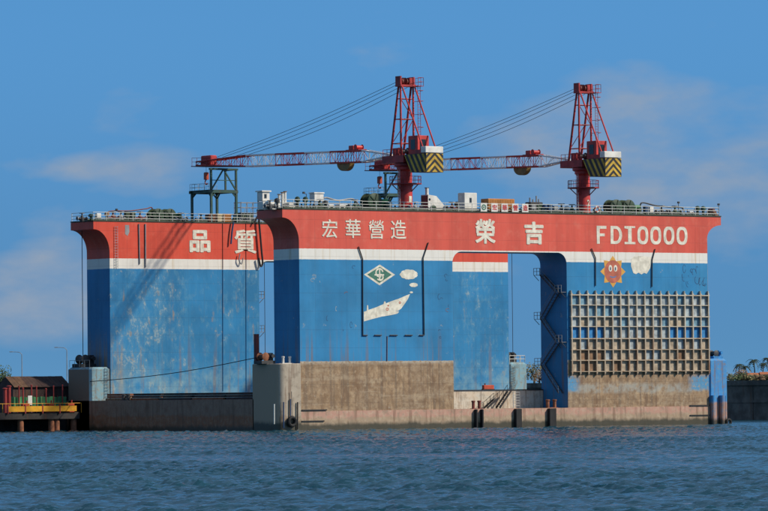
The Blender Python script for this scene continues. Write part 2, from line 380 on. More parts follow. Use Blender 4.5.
paint('glass_dark', (.015, .02, .025), .15, .2, 0)
paint('quay_concrete', (.17, .145, .12), .9, .5, .45, .5)
paint('bark', (.10, .075, .05), .9, .4, 0, 3)
paint('house_white', (.62, .60, .56), .8, .15, .05)
paint('house_roof', (.45, .15, .06), .8, .25, .05)
def leafmat(name, col):
    t = NT(name); P = t.pos(); a = t.noise(P, .8, 3)
    return t.fin(t.mix(t.ramp(a, .3, .7), tuple(x*.6 for x in col), tuple(x*1.25 for x in col)), .65, 0, .3)
leafmat('leaf_green', (.055, .085, .03)); leafmat('leaf_olive', (.15, .14, .06)); leafmat('leaf_palm', (.035, .05, .025)); leafmat('leaf_brown', (.20, .13, .075))
def grass():
    t = NT('land_soil'); P = t.pos(); a = t.noise(P, .06, 6)
    return t.fin(t.mix(t.ramp(a, .35, .65), (.07, .08, .03), (.16, .13, .085)), .95, 0, .2)
grass()
def water_mat():
    t = NT('sea_water'); P = t.pos()
    a = t.noise(t.maps(P, (1, 1, 1)), 1.6, 3, .55); b = t.noise(P, 5.0, 3, .6)
    h = t.math('ADD', t.math('MULTIPLY', a, .35), t.math('MULTIPLY', b, .08))
    t.bump(h, .6, .35)
    big = t.noise(P, .02, 3)
    c = t.mix(t.ramp(big, .35, .65), (.006, .044, .066), (.009, .056, .080))
    t.fin(c, .13, 0, .5); t.b.inputs['IOR'].default_value = 1.333
water_mat()

# ------------------------------------------------------------------ water, land
def make_water():
    f2 = np.array([math.sin(YAW), math.cos(YAW)]); r2 = np.array([math.cos(YAW), -math.sin(YAW)])
    D = [-9000, -3000, -900, -200, 40, 120, 170]
    d = 195.0
    while d < 790: D.append(d); d += .24+.55*((d-195)/595)
    D += [800, 830, 900, 1100, 1700, 3500, 8000, 16000]
    Ls = list(np.arange(-72, 72.01, .36)); Lx = [-12000, -4000, -1200, -400, -160, -100, -80]+Ls+[80, 100, 160, 400, 1200, 4000, 12000]
    D = np.array(D, float); Lx = np.array(Lx, float)
    dd, ll = np.meshgrid(D, Lx, indexing='ij')
    x = CAM[0]+dd*f2[0]+ll*r2[0]; y = CAM[1]+dd*f2[1]+ll*r2[1]
    z = np.zeros_like(x); g = np.random.default_rng(3)
    wind = math.atan2(f2[1], f2[0])+2.55
    for lam in np.geomspace(.6, 3.6, 46):
        th = wind+g.normal(0, .45); k = 2*math.pi/lam
        A = .0150*lam**.62*g.uniform(.6, 1.2)
        ph = k*(x*math.cos(th)+y*math.sin(th))+g.uniform(0, 6.28)
        z += A*(np.sin(ph)+.22*np.sin(2*ph+.4))
    patch = np.zeros_like(x)+.86      # gusts: smoother and rougher lanes drifting across the harbour
    for lam2, a2 in ((190, .16), (95, .16), (52, .13), (27, .10)):
        th = wind+.15*g.normal(); k = 2*math.pi/lam2; patch += a2*np.sin(k*(x*math.cos(th)+y*math.sin(th))+g.uniform(0, 6.28)+1.3*np.sin(.6*k*(y*math.cos(th)-x*math.sin(th))+g.uniform(0, 6.28)))
    patch = np.clip(patch, .25, 1.5)
    fade = np.clip((dd-190)/12, 0, 1)*np.clip((795-dd)/25, 0, 1)*np.clip((74-np.abs(ll))/5, 0, 1)
    z *= fade*patch
    nD, nL = dd.shape
    co = np.stack([x, y, z], -1).reshape(-1, 3)
    i = np.arange(nD*nL).reshape(nD, nL)
    q = np.stack([i[:-1, :-1], i[:-1, 1:], i[1:, 1:], i[1:, :-1]], -1).reshape(-1, 4)
    me = bpy.data.meshes.new('water'); me.vertices.add(len(co)); me.vertices.foreach_set('co', co.ravel())
    me.loops.add(q.size); me.loops.foreach_set('vertex_index', q.ravel())
    me.polygons.add(len(q)); me.polygons.foreach_set('loop_start', np.arange(0, q.size, 4)); me.polygons.foreach_set('loop_total', np.full(len(q), 4))
    me.update(calc_edges=True); me.validate()
    me.polygons.foreach_set('use_smooth', np.ones(len(q), bool))
    o = obj('water', me, 'sea_water')
    if me.polygons[len(q)//2].normal.z < 0: me.flip_normals()
    tag(o, kind='structure')
make_water()
QZ = 7.15
# far quay runs along y at x = 155; land behind it and beyond the dock
land = MB(); land.add([(157.2, -900, QZ-.05), (9000, -900, QZ-.05), (9000, 9000, QZ-.05), (-6000, 9000, QZ-.05), (-6000, 520, QZ-.05), (157.2, 380, QZ-.05)], [(0, 1, 2, 3, 4, 5)])
land.add([(157.2, 380, QZ-.05), (-6000, 520, QZ-.05), (-6000, 515, -2), (157.2, 375, -2)], [(0, 1, 2, 3)])
tag(land.build('land', 'land_soil'), kind='structure')
qw = thing('quay_wall', (155, 80, 0), 'long dark concrete quay wall on the far shore', 'quay wall')
b = MB()
n = 0
for yy in np.arange(-860, 300, 12.0):
    j = random.uniform(-.04, .04); MB_ = b.box(0+j, 2.3, yy-80+.05, yy-80+11.95, -2, QZ-.9)
b.build('face_block', 'quay_concrete', qw)
b = MB()
for yy in np.arange(-860, 300, 12.0): b.box(-.35, 2.3, yy-80+.04, yy-80+11.96, QZ-.9, QZ)
b.build('coping', 'quay_concrete', qw)
b = MB().box(-.18, 0.1, -940, 220, 3.1, 3.5); b.build('ledge', 'quay_concrete', qw)

# ------------------------------------------------------------------ dock
L, W, T = 79.97, 51.77, 6.63
A0, B0 = 28.82, 51.2
DK = 33.1
dock = thing('floating_dock', (0, 0, 0), 'huge red, white and blue floating dock with two tall wing walls', 'floating dock')
def cove(x_end, x_lip, zl, zc, n=12):     # lip bottom -> wall, concave
    pts = []
    for i in range(n+1):
        a = i/n*math.pi/2; pts.append((x_lip+(x_end-x_lip)*math.sin(a), zc+(zl-zc)*math.cos(a)))
    return pts
def wing_outline(zb):
    p = [(0, zb)]+cove(0, -3.0, 31.9, 28.3)[::-1]+[(-3.0, DK), (82.9, DK)]+cove(L, 82.9, 31.8, 29.6)+[(L, zb), (B0, zb)]
    r = 1.75; zt = 27.12
    for i in range(9): a = i/8*math.pi/2; p.append((B0-r+r*math.cos(a), zt-r+r*math.sin(a)))
    for i in range(9): a = i/8*math.pi/2; p.append((A0+r-r*math.sin(a), zt-r+r*math.cos(a)))
    p.append((A0, zb)); return p
fw = MB().prism_y(wing_outline(2.9), 0, T).build('wing_wall', 'front_wing_paint', dock)
tag(fw, 'front wing wall with white lettering, emblems and grid of steel ribs')
rw = MB().prism_y(wing_outline(4.7), W, W+T).build('wing_wall', 'rear_wing_paint', dock)
tag(rw, 'rear wing wall with flaking blue paint')
# pontoon
pb = MB().box(-3.9, 83.9, 6.7, W-.05, -3, 4.8); pont = pb.build('pontoon', 'boot_rust', dock)
MB().box(-3.9, 83.9, W-.05, W+T+.1, -3, 4.8).build('pontoon_side', 'boot_rust', dock)
MB().box(0, L, -.12, 6.69, -3, 2.95).build('sponson', 'boot_pink', dock)
MB().box(8, 79, 6.3, 6.66, 2.96, 5.72).build('coaming', 'sill_white', dock)
MB().box(7.9, 79.1, 6.2, 6.9, 5.73, 5.90).build('edge_shadow_strip', 'black_steel', dock)  # black strip standing in for the shadow along the deck edge
# recessed rubbing strakes
for (x0, x1, z) in ((.05, 4.7, 3.1), (.05, 4.2, 1.45), (75.8, 79.9, 3.05), (75.8, 79.9, 1.5)):
    MB().box(x0, x1, -.26, -.10, z-.09, z+.09).build('rubbing_strake', 'black_steel', dock)
# end blocks
eb = []
for nm, x0, x1, y0, y1, m, lab in (('end_block', -3.9, -.003, -.14, 6.9, 'boot_grey', 'pale weathered end block beside the tyre fender'),
                              ('end_block', L+.003, 83.9, -.14, 6.9, 'block_blue', 'blue end block at the right end'),
                              ('end_block', -3.9, -.003, W-.08, W+T, 'block_pale', 'pale blue end block behind the wharf'),
                              ('end_block', L+.003, 83.9, W-.08, W+T, 'block_pale', 'pale blue end block seen through the opening')):
    zt = 10.1 if x0 < 0 else 10.5
    if y0 < 1 and x0 < 0:
        R = 1.1; pl = [(x1, y0)]+[(x0+R-R*math.sin(a), y0+R-R*math.cos(a)) for a in np.linspace(0, math.pi/2, 9)]+[(x0, y1), (x1, y1)]; n_ = len(pl); b = MB()
        ins = [(x0+R+.12 if False else x+(.1 if x < x0+R else 0), y+(.1 if y < y0+R else -.1)) for x, y in pl]
        vs = [(x, y, -3) for x, y in pl]+[(x, y, zt-.1) for x, y in pl]+[(x, y, zt) for x, y in ins]
        fs = [tuple(range(n_)), tuple(range(3*n_-1, 2*n_-1, -1))]
        for k_ in (0, n_):
            for i_ in range(n_): j_ = (i_+1) % n_; fs.append((k_+i_, k_+n_+i_, k_+n_+j_, k_+j_))
        o = b.add(vs, fs).build(nm, m, dock, True)
    else: o = MB().cbox(x0, x1, y0, y1, -3, zt, .35).build(nm, m, dock)
    tag(o, lab); eb.append(o)
# deck plating and edge strips on each wing
for y0, wing in ((0, fw), (W, rw)):
    MB().box(-2.9, 82.8, y0+.1, y0+T-.1, DK+.004, DK+.03).build('deck_plating', 'deck_plate', wing)
    MB().box(-3.05, 82.95, y0-.07, y0+.12, DK+.03, DK+.22).build('toe_board', 'deck_plate', wing)
    MB().box(-3.06, -2.9, y0+.14, y0+T, DK+.03, DK+.22).build('toe_board', 'deck_plate', wing)

def railing(pts, step, h, rails, r, m, parent, name='railing'):
    b = MB()
    for a, c in zip(pts[:-1], pts[1:]):
        a, c = Vector(a), Vector(c); n = max(1, round((c-a).length/step))
        for i in range(n+1):
            p = a.lerp(c, i/n); b.tube(p, p+Vector((0, 0, h)), r*1.15, n=5)
        for k in rails: b.tube(a+Vector((0, 0, k)), c+Vector((0, 0, k)), r, n=5)
    return b.build(name, m, parent)
railing([(-2.9, T-.2, DK), (-2.9, .25, DK), (12, .25, DK)], 2.2, 1.5, (.55, 1.02, 1.5), .045, 'rail_white', fw)
railing([(12, .25, DK), (46, .25, DK)], 2.6, 1.45, (.5, .98, 1.45), .045, 'rail_white', fw)
railing([(46, .25, DK), (82.7, .25, DK), (82.7, T-.2, DK)], 2.4, 1.5, (.55, 1.02, 1.5), .045, 'rail_white', fw)
railing([(-2.9, T-.3, DK), (82.7, T-.3, DK)], 3.0, 1.4, (.7, 1.4), .035, 'rail_grey', fw)
railing([(-2.9, W+T-.2, DK), (-2.9, W+.25, DK), (82.7, W+.25, DK)], 2.5, 1.5, (.55, 1.02, 1.5), .045, 'rail_white', rw)

r_ = random.Random(31)
for y0, wing in ((0, fw), (W, rw)):
    for yy, z, r, m in ((.75, .3, .13, 'winch_green'), (1.05, .62, .10, 'dark_steel'), (5.4, .5, .16, 'winch_green')):
        b = MB(); x = -2.2
        while x < 81.5:
            x2 = min(x+r_.uniform(5, 9), 82.0); b.tube((x, y0+yy, DK+z), (x2-.25, y0+yy, DK+z), r, n=6); b.lathe([(r*1.6, -.06), (r*1.6, .06)], (x2-.12, y0+yy, DK+z), 8, 'x'); b.box(x+.6, x+.75, y0+yy-.1, y0+yy+.1, DK+.03, DK+z); x = x2
            if r_.random() < .5: b.tube((x-1.2, y0+yy, DK+z), (x-1.2, y0+yy, DK+z+r_.uniform(.5, .9)), r*.8, n=6)
        b.build('deck_pipe', m, wing)
# ------------------------------------------------------------------ painted lettering on the wing walls
def char_mesh(ch, off, bold=0):
    cu = bpy.data.curves.new('glyph', 'FONT'); cu.body = ch; cu.size = 1; cu.extrude = .02; cu.offset = off; cu.resolution_u = 4
    o = bpy.data.objects.new('glyph', cu); COL.objects.link(o)
    dg = bpy.context.evaluated_depsgraph_get(); me = bpy.data.meshes.new_from_object(o.evaluated_get(dg))
    bpy.data.objects.remove(o); bpy.data.curves.remove(cu)
    if bold:      # thicken the strokes with shifted copies, each a hair deeper than the last
        co = np.array([v.co[:] for v in me.vertices]); fs = [tuple(p.vertices) for p in me.polygons]; n = len(co); V = []; Fs = []
        for k, (a, c) in enumerate(((0, 0), (1, 0), (-1, 0), (0, 1), (0, -1), (.7, .7), (-.7, .7), (.7, -.7), (-.7, -.7))):
            V += (co+np.array([a*bold, c*bold*.8, k*.008])).tolist(); Fs += [tuple(i+n*k for i in f) for f in fs]
        me2 = bpy.data.meshes.new('glyph'); me2.from_pydata(V, [], Fs); me2.update(); return me2
    return me
def fit_mesh(me, x0, x1, z0, z1, y):
    co = np.array([v.co[:] for v in me.vertices]); mn, mx = co.min(0), co.max(0)
    out = np.empty_like(co)
    out[:, 0] = x0+(co[:, 0]-mn[0])/(mx[0]-mn[0])*(x1-x0)
    out[:, 2] = z0+(co[:, 1]-mn[1])/(mx[1]-mn[1])*(z1-z0)
    out[:, 1] = y-.015-(co[:, 2])*.6
    me.vertices.foreach_set('co', out.ravel()); me.update()
def glyph(ch, u0, u1, v0, v1, yp, off, parent, m='letter_white'):
    me = char_mesh(ch, .004, off); a = hit(u0, (v0+v1)/2, 1, yp); c = hit(u1, (v0+v1)/2, 1, yp)
    um = (u0+u1)/2; zt = hit(um, v0, 1, yp)[2]; zb = hit(um, v1, 1, yp)[2]
    fit_mesh(me, a[0], c[0], zb, zt, yp); return obj('character', me, m, parent)
for ch, u0, u1, v0, v1 in (('宏', 321.7, 337.2, 219.3, 237.9), ('華', 345.3, 360.4, 219.2, 238), ('營', 368.6, 383.6, 220, 238.8), ('造', 390.6, 406, 220, 239)):
    glyph(ch, u0, u1, v0, v1, 0, .004, fw)
for ch, u0, u1, v0, v1 in (('榮', 475, 495.3, 219, 243.8), ('吉', 524, 543.5, 221.6, 244.5)):
    glyph(ch, u0, u1, v0, v1, 0, .026 if ch == '榮' else .045, fw)
for ch, u0, u1, v0, v1 in (('品', 189.3, 210.4, 230, 252.4), ('質', 234.2, 256.5, 229.7, 253.6)):
    glyph(ch, u0, u1, v0, v1, W, .04 if ch == '品' else .022, rw)
# block characters F D 1 0 0 0 0 in a stencil-like hand
def ring_poly(n, rx, rz, e): return [(rx*math.copysign(abs(math.cos(a))**e, math.cos(a)), rz*math.copysign(abs(math.sin(a))**e, math.sin(a))) for a in [2*math.pi*i/n for i in range(n)]]
def band(outer, inner, y0, y1):
    b = MB(); n = len(outer); vs = [(x, y0, z) for x, z in outer]+[(x, y0, z) for x, z in inner]+[(x, y1, z) for x, z in outer]+[(x, y1, z) for x, z in inner]
    fs = []
    for i in range(n):
        j = (i+1) % n; fs += [(i, j, n+j, n+i), (i, 2*n+i, 2*n+j, j), (n+i, n+j, 3*n+j, 3*n+i)]
    return b.add(vs, fs)
def box_char(kind, u0, u1, v0=226.3, v1=244.3):
    um = (u0+u1)/2; x0 = hit(u0, 235, 1, 0)[0]; x1 = hit(u1, 235, 1, 0)[0]; dv = (um-641)*.0125
    z1 = hit(um, v0+dv, 1, 0)[2]; z0 = hit(um, v1+dv, 1, 0)[2]; w, h = x1-x0, z1-z0; s = .58; ya, yb = -.03, -.004
    if kind == 'F':
        p = [(0, 0), (s, 0), (s, .42*h), (.82*w, .42*h), (.82*w, .42*h+s*.75), (s, .42*h+s*.75), (s, h-s*.8), (w, h-s*.8), (w, h), (0, h)]
        b = MB().prism_y([(x0+a, z0+c) for a, c in p], ya, yb)
    elif kind == 'I':
        cx = w*.5; p = [(0, 0), (w, 0), (w, s*.6), (cx+s*.62, s*.6), (cx+s*.62, h), (0, h), (0, h-s*.6), (cx-s*.62, h-s*.8), (cx-s*.62, s*.6), (0, s*.6)]
        b = MB().prism_y([(x0+a, z0+c) for a, c in p], ya, yb)
        b.prism_y([(x0+cx+s*.7, z0+h), (x0+w, z0+h), (x0+w, z0+h-s*.5), (x0+cx+s*.7, z0+h-s*.5)], ya, yb)
    elif kind == 'D':
        n = 24; o_, i_ = [], []
        for k in range(n):
            a = -math.pi/2+math.pi*k/(n-1)
            o_.append((w*.45+w*.55*math.cos(a), h/2+h/2*math.sin(a))); i_.append((w*.45+(w*.55-s)*math.cos(a), h/2+(h/2-s*.8)*math.sin(a)))
        o_ += [(0, h), (0, 0)]; i_ += [(s, h-s*.8), (s, s*.8)]
        b = band([(x0+a, z0+c) for a, c in o_], [(x0+a, z0+c) for a, c in i_], ya, yb)
    else:
        o_ = ring_poly(32, w/2, h/2, .75); i_ = ring_poly(32, w/2-s*.95, h/2-s*.85, .8)
        b = band([(x0+w/2+a, z0+h/2+c) for a, c in o_], [(x0+w/2+a, z0+h/2+c) for a, c in i_], ya, yb)
    b.build('character', 'letter_white', fw)
for k, u0, u1 in (('F', 596.7, 606.4), ('D', 610.5, 622), ('I', 624.4, 635.2), ('0', 637.3, 648.1), ('0', 650.2, 661.1), ('0', 663.4, 674.2), ('0', 676.4, 687.3)): box_char(k, u0, u1)

def wallpoly(pts, name, m, parent=fw, yp=0, d0=.004, d1=.02):
    p = [(lambda q: (q[0], q[2]))(hit(u, v, 1, yp)) for u, v in pts]
    return MB().prism_y(p, yp-d1, yp-d0).build(name, m, parent)
def z1(px, py): return (350+px/5.378, 250+py/5.378)
wallpoly([z1(*q) for q in ((75, 132), (160, 78), (242, 133), (158, 190))], 'emblem_border', 'letter_white', d1=.014)
wallpoly([z1(*q) for q in ((92, 132), (160, 90), (224, 133), (158, 177))], 'emblem_field', 'emblem_green', d0=.015, d1=.022)
ec = hit(*z1(158, 132), 1, 0)
def wring(cx, cz, rx, rz, w, a0, a1, name, m, n=18, d0=.023, d1=.034, parent=fw, yp=0):
    p = [(cx+rx*math.cos(a), cz+rz*math.sin(a)) for a in np.linspace(a0, a1, n)]+[(cx+(rx-w)*math.cos(a), cz+(rz-w)*math.sin(a)) for a in np.linspace(a1, a0, n)]
    return MB().prism_y(p, yp-d1, yp-d0).build(name, m, parent)
wring(ec[0], ec[2]+.28, .78, .72, .24, .2, 5.2, 'emblem_mark', 'letter_white')
wring(ec[0]+.1, ec[2]-.42, .68, .55, .24, -2.6, 1.4, 'emblem_mark', 'letter_white')
MB().box(ec[0]-.95, ec[0]+.85, -.047, -.036, ec[2]-.16, ec[2]+.06).build('emblem_mark', 'letter_white', fw)
MB().box(ec[0]-.1, ec[0]+.13, -.06, -.048, ec[2]-.95, ec[2]+1.0).build('emblem_mark', 'letter_white', fw)
def cloud(u, v, ru, rv, name, seed, n=48, lob=9):
    r = random.Random(seed); pts = []
    for i in range(n):
        a = 2*math.pi*i/n; k = 1+.10*abs(math.sin(a*lob/2))+r.uniform(-.03, .03); pts.append((u+ru*k*math.cos(a), v-rv*k*math.sin(a)))
    wallpoly(pts, name, 'letter_white')
cloud(408.7, 274.4, 8.3, 4.6, 'painted_cloud', 2); cloud(413.6, 284.9, 3.9, 2.0, 'painted_cloud', 3, 24, 7); cloud(411.3, 292.3, 1.5, .9, 'painted_cloud', 4, 16, 5)
wallpoly([z1(*q) for q in ((74, 332), (90, 327), (91, 297), (97, 297), (99, 322), (140, 308), (180, 291), (183, 277), (190, 277), (193, 287), (222, 275), (262, 262), (300, 245), (322, 237), (312, 262), (296, 286), (275, 315), (258, 327), (240, 326), (264, 331), (255, 342), (220, 350), (170, 358), (120, 371), (74, 384))], 'painted_ship', 'letter_white')
for q in ((200, 318, 9), (268, 283, 7), (205, 299, 5)): cc = hit(*z1(q[0], q[1]), 1, 0); wring(cc[0], cc[2], q[2]/5.4/6.0, q[2]/5.4/7, .12, 0, 6.28, 'ship_detail', 'sun_red')
# sun emblem and cloud on the right tower
sc_ = hit(612.9, 271.6, 1, 0)
p = []
for i in range(32):
    a = 2*math.pi*i/32+math.pi/2; k = 2.5 if i % 4 == 0 else (1.75 if i % 4 == 2 else 2.05); p.append((sc_[0]+k*math.cos(a)*1.02, sc_[2]+k*math.sin(a)))
MB().prism_y(p, -.014, -.004).build('painted_sun', 'sun_orange', fw)
MB().prism_y([(sc_[0]+1.72*math.cos(a), sc_[2]+1.80*math.sin(a)) for a in np.linspace(0, 2*math.pi, 36, False)], -.024, -.015).build('sun_face', 'sun_red', fw)
for s in (-1, 1):
    ex = sc_[0]+s*.52
    MB().prism_y([(ex+.36*math.cos(a), sc_[2]+.52+.52*math.sin(a)) for a in np.linspace(0, 2*math.pi, 20, False)], -.033, -.025).build('sun_eye', 'letter_white', fw)
    MB().prism_y([(ex+.12*math.cos(a), sc_[2]+.45+.30*math.sin(a)) for a in np.linspace(0, 2*math.pi, 12, False)], -.042, -.034).build('sun_pupil', 'mark_blue', fw)
wring(sc_[0], sc_[2]-.55, .75, .42, .16, math.pi*1.15, math.pi*1.85, 'sun_mouth', 'cell_blue', d0=.025, d1=.033)
wallpoly([(631.2, 259), (631, 266), (633.2, 273), (636, 274.2), (638.3, 272.6), (641.4, 274.4), (644, 272.8), (646.6, 273.8), (650, 268.5), (651.3, 262), (651.3, 257.4), (642, 256), (634, 256.5)], 'painted_cloud', 'letter_white')
r_ = random.Random(8)
for i in range(16):   # scratches and scrawls on the left tower of the front wall
    u = r_.choice([r_.uniform(310, 355), r_.uniform(430, 450)]); q = hit(u, r_.uniform(266, 345), 1, 0); wring(q[0], q[2], r_.uniform(.12, .4), r_.uniform(.12, .5), .06, r_.uniform(0, 3), r_.uniform(3.5, 6), 'scrawl', r_.choice(['mark_blue', 'mark_blue', 'rusty_pile', 'cell_pale']), d0=.004, d1=.012)
r_ = random.Random(5)
for i in range(13):   # dark scrawls on the blue
    q = hit(r_.uniform(684, 705), r_.uniform(268, 284), 1, 0); wring(q[0], q[2], r_.uniform(.25, .6), r_.uniform(.3, .7), .07, r_.uniform(0, 3), r_.uniform(3.5, 7), 'scrawl', 'mark_blue', d0=.004, d1=.012)
# black hoses framing the emblem panels
def wallpipe(pts, r, m, name, parent=fw, yp=0, off=.14):
    b = MB(); b.path([hit(u, v, 1, yp)+np.array([0, -off, 0]) for u, v in pts], r, 8); return b.build(name, m, parent)
wallpipe([(358, 246.6), (362.1, 259), (362.3, 335.5)], .085, 'black_steel', 'pipe'); wallpipe([(427.8, 242.6), (422.6, 258), (423.6, 335)], .085, 'black_steel', 'pipe')
for a, c in ((362, 367), (374, 381), (389.5, 397), (404.5, 412), (419, 423.6)): wallpipe([(a, 335.2), (c, 335.3)], .085, 'black_steel', 'pipe')
wallpipe([(591, 248.5), (594.9, 258), (595, 286)], .085, 'black_steel', 'pipe'); wallpipe([(654.6, 249), (651.6, 260), (651.4, 287)], .085, 'black_steel', 'pipe')
wallpipe([(387, 336), (386.8, 361)], .05, 'rusty_pile', 'pipe', off=.08)
# thin tubes standing for faint stain lines, then pipes and ladders, rear wall
for u in (222.5, 245.8): wallpipe([(u, 223), (u+.2, 269.2)], .04, 'red_brown', 'pipe', rw, W, .06); wallpipe([(u+.2, 269.6), (u+.3, 391)], .045, 'stain_blue', 'pipe', rw, W, .06)
wallpipe([(138.5, 224), (139.3, 264)], .10, 'grey_steel', 'pipe', rw, W, .1); wallpipe([(145, 224), (145.2, 267)], .12, 'grey_steel', 'pipe', rw, W, .1)
wallpoly([(125, 225), (129, 225), (129.4, 232), (127.6, 236), (125, 234)], 'worn_patch', 'grey_steel', rw, W)
def rung_ladder(u, v0, v1, yp, parent, m='grey_steel', w=.5, off=.18, gap=.42, name='ladder'):
    a = hit(u, v0, 1, yp); c = hit(u, v1, 1, yp); x = (a[0]+c[0])/2; b = MB()
    for s in (-1, 1): b.tube((x+s*w/2, yp-off, c[2]), (x+s*w/2, yp-off, a[2]), .035, n=5)
    z = c[2]+.2
    while z < a[2]: b.tube((x-w/2, yp-off, z), (x+w/2, yp-off, z), .028, n=5); z += gap
    return b.build(name, m, parent)
rung_ladder(115.8, 226, 268, W, rw, 'cell_pale')
rung_ladder(106, 368, 398, W-.08, eb[2], 'mark_blue', .62, .14, .5); rung_ladder(512.8, 366, 389, W-.08, eb[3], 'dark_steel', .6)
# ------------------------------------------------------------------ grillage of ribs on the right tower
gl = bpy.data.objects.new('grillage', None); COL.objects.link(gl); gl.parent = dock
xs = np.linspace(hit(570.2, 330, 1, 0)[0], hit(707.2, 330, 1, 0)[0], 18)
rows = [hit(571, v, 1, 0)[2] for v in (294.9, 305.0, 316.6, 326.6, 338.6, 349.8, 360.4, 371.6)]
ztop = hit(571, 290.4, 1, 0)[2]; zbot = hit(571, 375.6, 1, 0)[2]
GD = .42
web = MB().box(-.05, .05, -GD, -.022, zbot, ztop).mesh('rib'); fl = MB().box(-.105, .105, -GD-.06, -GD+.0, zbot+.25, ztop-.35).mesh('flange')
for i, x in enumerate(xs):
    o = obj('rib', web, 'grill_steel', gl); o.location = (x, 0, 0)
    o2 = obj('flange', fl, 'grill_steel', gl); o2.location = (x, 0, 0)
for k, z in enumerate(rows):
    th = .17 if k in (0, 2, 4, 6) else .12
    m = 'grill_pale' if k < 4 else ('grill_warm' if k != 5 else 'grill_rust')
    MB().box(xs[0]-.2, xs[-1]+.2, -GD-.075, -.024, z-th/2, z+th/2).build('shelf', 'grill_steel', gl)
brk = MB().prism_y([(.06, 0), (.06, .26), (.4, 0)], -GD*.9, -.03).mesh('bracket')
for i in range(17):
    for z, sgn in ((rows[0]+.09, 1), (rows[-1]-.09, -1)):
        o = obj('bracket', brk, 'grill_steel', gl); o.location = (xs[i], 0, z); o.scale = (1, 1, sgn)
zz = [ztop]+rows+[zbot]; cellm = {}
for k in range(9):
    h = zz[k]-zz[k+1]
    for i in range(17):
        wdt = xs[1]-xs[0]; key = k
        if k == 4: m = 'cell_blue' if (i < 4 or i > 11) else ('cell_pale' if random.random() < .6 else 'cell_beige')
        elif k in (0, 8): continue
        elif k < 3: m = 'cell_pale' if random.random() < .75 else 'cell_sky'
        elif k == 3: m = random.choice(['cell_beige', 'cell_pale', 'cell_pale', 'cell_sky'])
        elif k == 6: m = random.choice(['cell_rust', 'cell_beige']) if (i < 4 or i > 12) else random.choice(['cell_beige', 'cell_pale', 'cell_beige'])
        elif k == 5: m = random.choice(['cell_beige', 'cell_pale', 'cell_beige'])
        else: m = random.choice(['cell_beige', 'cell_beige', 'cell_rust'])
        if (k, m) not in cellm:
            cellm[(k, m)] = MB().box(.06, wdt-.06, -.02, -.003, zz[k+1]+.02, zz[k]-.02).mesh('panel'); cellm[(k, m)].materials.append(MAT[m])
        o = bpy.data.objects.new('panel', cellm[(k, m)]); COL.objects.link(o); o.parent = gl; o.location = (xs[i], 0, 0)
# small guard rail at the top left of the grillage
p0 = hit(557, 289, 1, 0)

# ------------------------------------------------------------------ zigzag stairs
def stairs(xp, sgn, pts, parent, name='staircase'):
    st = bpy.data.objects.new(name, None); COL.objects.link(st); st.parent = parent
    xo = xp+sgn*.08; xe = xp+sgn*1.05; xa, xb = min(xo, xe), max(xo, xe)
    for i, (y, z, on) in enumerate(pts):
        if on:
            MB().box(xa, xb, y-.8, y+.8, z-.06, z).build('landing', 'grey_steel', st)
            railing([(xe, y-.8, z), (xe, y+.8, z)], .8, 1.05, (.55, 1.05), .04, 'rail_grey', st, 'handrail')
            for s in (-.7, .7): MB().beam((xo, y+s, z-.9), (xe, y+s, z-.06), .07).build('bracket', 'dark_steel', st)
        if i+1 < len(pts):
            y2, z2, _ = pts[i+1]; b = MB()
            s = 1 if y2 > y else -1
            pA = Vector((0, y+s*.7, z)); pB = Vector((0, y2-s*.7, z2))
            for xx in (xo+sgn*.1, xe-sgn*.05): b.beam((xx, pA.y, pA.z), (xx, pB.y, pB.z), .06, .2)
            b.build('stringer', 'dark_steel', st); b = MB(); n = 10
            for k in range(1, n):
                q = pA.lerp(pB, k/n); b.box(xa+.08, xb-.08, q.y-.11, q.y+.11, q.z-.02, q.z+.02)
            b.build('tread', 'dark_steel', st); b = MB()
            b.tube((xe, pA.y, pA.z+1), (xe, pB.y, pB.z+1), .03, n=5); b.tube((xe, pA.y, pA.z+.5), (xe, pB.y, pB.z+.5), .025, n=5)
            for k in range(4): q = pA.lerp(pB, k/3); b.tube((xe, q.y, q.z), (xe, q.y, q.z+1), .025, n=5)
            b.build('handrail', 'grey_steel', st)
    return st
xb_ = B0-.6
sp = []
for u, v, y in ((539, 275, 6.2), (561, 292, .9), (538, 319, 6.2), (561, 342, .9), (537, 365, 6.2), (565, 393, .4)):
    sp.append((y, hit(u, v, 0, xb_)[2], v < 390))
stairs(B0, -1, sp, dock)
sp = []
for v, y in ((263, W+.9), (283, W+5.7), (298, W+.9), (318, W+5.7), (332, W+.9), (352, W+5.7)): sp.append((y, hit(262, v, 1, y)[2], True))
stairs(A0, 1, sp, dock)
# flexible hose hanging between the walls, by the inner corner of the rear wall
def curve_pts(P, n=14):
    P = [Vector(p) for p in P]; out = []
    for i in range(len(P)-1):
        p0, p1, p2, p3 = P[max(i-1, 0)], P[i], P[i+1], P[min(i+2, len(P)-1)]
        for k in range(n):
            t = k/n; out.append(.5*((2*p1)+(p2-p0)*t+(2*p0-5*p1+4*p2-p3)*t*t+(3*p1-p0-3*p2+p3)*t**3))
    out.append(P[-1]); return out
hp = [hit(u, v, 1, W-.5) for u, v in ((254.5, 223), (258.3, 216), (259.6, 228), (261.5, 250), (262.6, 263), (260.6, 266), (258.6, 258))]
o = MB().path(curve_pts(hp, 8), .16, 8).build('hose', 'black_steel', dock)
hp = [hit(u, v, 1, W-.4) for u, v in ((233.5, 222), (232, 232), (231, 244))]
MB().path(curve_pts(hp, 6), .14, 8).build('hose', 'mark_blue', dock)
hp = [hit(u, v, 1, W-.4) for u, v in ((240, 254), (239, 260), (241.5, 264), (243, 258))]
MB().path(curve_pts(hp, 6), .1, 6).build('hose', 'grey_steel', dock)

